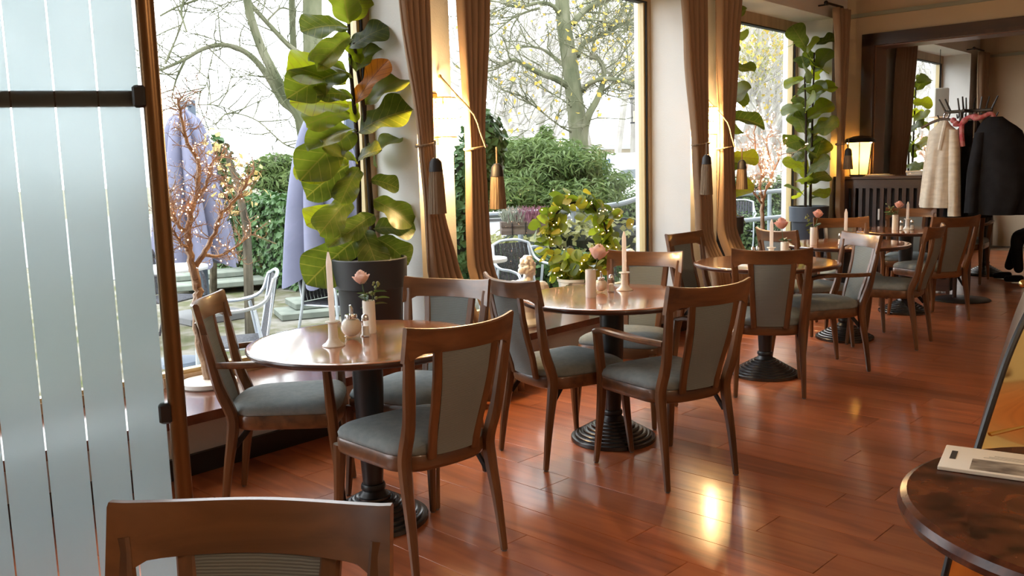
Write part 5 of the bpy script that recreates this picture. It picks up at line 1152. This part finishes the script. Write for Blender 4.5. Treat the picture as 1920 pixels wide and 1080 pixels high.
p = at(902, 484, 7.6); gtable('white garden table outside beside the first pier', p, .22, p.z)
p = at(318, 500, 7.4); gtable('grey garden table seen between the bronze pole and the twig tree', p, .30, p.z)
M['slab'] = varied('stone_slab', [(.3, (.14, .16, .135)), (.7, (.22, .24, .20))], (5, 5, 5), .9, .1, .3)
for i, (x, y, L, k, rz, lab) in enumerate(((405, 548, 1.3, 1, .3, 'flat grey stone slab by the ivy hedge, nearer one'), (440, 536, 1.3, 0, .25, 'flat grey stone slab by the ivy hedge, farther one'), (395, 540, 1.0, 2, .35, 'upper stone slab stacked by the ivy hedge'), (590, 590, .8, 0, .2, 'stone slab lying on the moss left of the fig pot'), (612, 583, .8, 1, .25, 'stone slab stacked left of the fig pot'))):
    p = atz(x, y, GZ); tag(MB().box((0, 0, 0), (L, .55, .075), None, .01).obj('stone_slab', M['slab'], None, 38, (p.x, p.y, GZ+.04+.077*k), (0, 0, rz-.6)), lab, 'slab', 'stone slabs on the terrace')
# ---------------------------------------------------------------- railings and flower box
M['rail'] = plain('galvanised_pipe', (.34, .39, .45), .4, .5)
def railing(lab, paths, posts, r0):
    p0 = paths[0][0]; o = thing('railing', lab, 'railing', Vector((p0.x, p0.y, GZ)), 0, 'pipe railings'); base = Vector(o.location)
    for q in paths: MB().tube(cr([p-base for p in q], 4), r0, 9).obj('rail_pipe', M['rail'], o)
    for p in posts: MB().tube([Vector((p.x, p.y, GZ))-base, p-base], r0*.9, 8).obj('post', M['rail'], o)
railing('grey pipe railing rising to the right outside the second window', [[at(x, y, d) for x, y, d in ((880, 405, 8.6), (980, 400, 9.0), (1120, 388, 9.6), (1178, 378, 9.9), (1240, 352, 10.2))], [at(x, y, d) for x, y, d in ((880, 478, 8.6), (1000, 465, 9.1), (1120, 447, 9.6), (1240, 413, 10.2))]], [at(975, 401, 9.0), at(1075, 392, 9.4), at(1222, 360, 10.1)], .03)
railing('grey pipe railing outside the third window', [[at(x, y, d) for x, y, d in ((1300, 371, 12.6), (1400, 363, 13), (1530, 352, 13.6))], [at(x, y, d) for x, y, d in ((1300, 422, 12.6), (1400, 413, 13), (1530, 400, 13.6))]], [at(1443, 360, 13.2), at(1330, 368.5, 12.7), at(1526, 352.5, 13.58)], .033)
fb = thing('flower_box', 'wooden flower box of pink and white heather hung on the railing', 'flower box', at(983, 426, 8.7), 0); q = math.atan2(RT.y, RT.x)
fb.rotation_euler = (0, 0, q+.12); wd_ = .46
M['boxwood'] = varied('weathered_box', [(.3, (.10, .075, .06)), (.7, (.19, .15, .125))], (6, 30, 30), .8, .2, .3)
MB().box((0, 0, 0), (wd_, .17, .125), None, .006).obj('box', M['boxwood'], fb)
for s in (-1, 1): MB().box((0, -.088, s*.038), (wd_+.01, .008, .05), None, .002).obj('board', M['boxwood'], fb)
for s in (-.13, 0, .13): MB().tube([(s, -.10, .05), (s, -.10, -.065), (s, .09, -.072)], .005, 6).obj('bracket', M['black_iron'], fb)
r = random.Random(33); mp_, mw_ = MB(), MB()
for i in range(560):
    x = r.uniform(-.24, .22); m_ = mp_ if (x > -.06 + r.gauss(0, .06)) else mw_; p = Vector((x*.85, r.gauss(0, .05), .05)); d = Vector((x*.7+r.gauss(0, .25), r.gauss(0, .35), 1)).normalized(); l = r.uniform(.08, .17)
    m_.tube([p, p+d*l*.6, p+d*l+Vector((r.gauss(0, .012), 0, 0))], [.004, .0018], 3, False)
stuff(mp_.obj('pink_heather', fmat('pink_heather', (.22, .07, .12), (.42, .22, .26), .2, 30), fb, 0)); stuff(mw_.obj('white_heather', fmat('white_heather', (.24, .27, .20), (.48, .50, .42), .2, 30), fb, 0))
# ---------------------------------------------------------------- lantern, sign, cars, building
ln = thing('garden_lantern', 'glass garden lantern with flat roof at the right edge of the second window', 'lantern', at(1192, 212, 10.5)); base = Vector(ln.location)
MB().lathe([(0, .20), (.10, .175), (.105, .165), (0, .165)], 20).obj('roof', M['dark_metal'], ln)
MB().lathe([(.07, .165), (.066, -.11)], 20, (0, 0, 0), False).obj('glass_cylinder', M['glass'], ln); MB().lathe([(0, -.12), (.072, -.12), (.072, -.105), (0, -.105)], 20).obj('tray', M['dark_metal'], ln)
for a in (0, 1.57, 3.14, 4.71): MB().tube([(.07*math.cos(a), .07*math.sin(a), -.11), (.07*math.cos(a), .07*math.sin(a), .17)], .004, 5).obj('stay', M['dark_metal'], ln)
MB().lathe([(0, -.10), (.03, -.10), (.03, .02), (0, .03)], 14).obj('lamp_candle', plain('lantern_candle', (.6, .5, .3), .5), ln)
q = at(1250, 212, 10.5)-base; MB().tube([(0, 0, -.12), (0, 0, -.2), Vector((q.x, q.y, -.2)), Vector((q.x, q.y, GZ-base.z))], .016, 8).obj('post', M['dark_metal'], ln)
sg = thing('parking_sign', 'small blue parking sign on a post by the car park', 'sign', at(1137, 309, 34)); q = math.atan2(-fw.y, -fw.x)
sg.rotation_euler = (0, 0, q+math.pi/2); base = Vector(sg.location)
MB().box((0, 0, 0), (.30, .03, .42)).obj('plate', plain('sign_blue', (.04, .16, .55), .4), sg, 0)
MB().tube([(0, .04, .2), (0, .04, GZ-base.z)], .03, 8).obj('post', M['rail'], sg)
tcv = bpy.data.curves.new('letter', 'FONT'); tcv.body = 'P'; tcv.size = .36; tcv.align_x = 'CENTER'; tcv.align_y = 'CENTER'; tcv.extrude = .004; tcv.materials.append(M['white'])
tob = bpy.data.objects.new('letter_curve', tcv); lm_ = bpy.data.meshes.new_from_object(tob); bpy.data.objects.remove(tob)
lt = link('letter', lm_, sg, (0, -.02, 0), (math.pi/2, 0, 0))
M['car_white'] = plain('car_white', (.78, .79, .80), .25, 0, .5, .5); M['car_glass'] = plain('car_glass', (.03, .045, .05), .1, 0, .8); M['tyre'] = plain('tyre', (.015, .015, .015), .8)
def car(name, lab, p, rz, prof, wdt, wins, wheels):
    o = thing(name, lab, 'car', Vector((p.x, p.y, GZ+.012)), rz, None); hw = wdt/2
    rings = [[Vector((x, y*(1-.10*smoothstep((z-.9)/.9)), z)) for x, z in prof] for y in (-hw, -hw*.97, hw*.97, hw)]
    MB().loft(rings).obj('body', M['car_white'], o, 30)
    for w_ in wins:
        for s in (1, -1):
            k = lambda z: (hw*(1-.10*smoothstep((z-.9)/.9))+.006)*s
            mb = MB(); pts = [Vector((x, k(z), z)) for x, z in w_]; n = len(pts); mb.add(pts+[p_-Vector((0, .012*s, 0)) for p_ in pts], [tuple(range(n)), tuple(range(n, 2*n))[::-1]]+[(i, (i+1) % n, (i+1) % n+n, i+n) for i in range(n)]); mb.obj('side_window', M['car_glass'], o, 0)
    for x in wheels:
        for s in (1, -1):
            MB().lathe([(0, -.1), (.32, -.1), (.33, -.06), (.33, .06), (.32, .1), (.2, .1), (.18, .08), (0, .08)], 24).xf(Matrix.Translation((x, s*(hw-.06), .33)) @ Matrix.Rotation(math.pi/2*-s, 4, 'X')).obj('wheel', M['tyre'], o)
    return o
rq = math.atan2(-RT.y, -RT.x)
p = at(1190, 372, 38)
car('van', 'white delivery van parked beyond the railing', p, rq+.25, [(-2.2, .35), (2.0, .35), (2.3, .5), (2.32, .95), (1.75, 1.15), (1.15, 1.85), (.9, 1.95), (-2.1, 1.98), (-2.25, 1.8)], 1.9, [[(.95, 1.15), (1.6, 1.15), (1.1, 1.75), (.95, 1.75)], [(.2, 1.15), (.85, 1.15), (.85, 1.75), (.2, 1.75)]], (1.5, -1.5))
p = at(1172, 384, 33)
car('car', 'white saloon car in front of the van', p, rq+.2, [(-2.1, .3), (2.1, .3), (2.2, .55), (2.1, .75), (1.1, .92), (.4, 1.38), (-.9, 1.42), (-1.6, 1.0), (-2.15, .95), (-2.2, .6)], 1.75, [[(-.9, .98), (.85, .98), (.35, 1.30), (-.75, 1.34)]], (1.35, -1.35))
p = at(950, 372, 26)
car('car', 'silver-white car glimpsed between juniper and heather', p, rq+.2, [(-2.1, .3), (2.1, .3), (2.2, .55), (2.1, .75), (1.1, .92), (.4, 1.38), (-.9, 1.42), (-1.6, 1.0), (-2.15, .95), (-2.2, .6)], 1.75, [[(-.9, .98), (.85, .98), (.35, 1.30), (-.75, 1.34)]], (1.35, -1.35))
p = at(1200, 345, 58); bd = thing('pavilion', 'low flat-roofed cream building behind the parked van', 'building', Vector((p.x, p.y, GZ)), rq+.12)
MB().box((0, 0, 1.2), (9, 4, 2.4)).obj('wall', plain('cream_render', (.55, .47, .34), .8), bd, 0); MB().box((0, 0, 2.55), (9.8, 4.8, .3)).obj('roof', plain('flat_roof', (.5, .5, .5), .7), bd, 0)
for k in range(6): MB().box((-3.6+1.4*k, 2.02, 1.1), (.10, .06, 2.2)).obj('pilaster', M['white'], bd, 0)
for k in range(5): MB().box((-2.9+1.4*k, 2.01, 1.2), (1.1, .04, 1.7)).obj('garage_door', plain('door_%d' % k, (.60, .50, .33), .7), bd, 0)
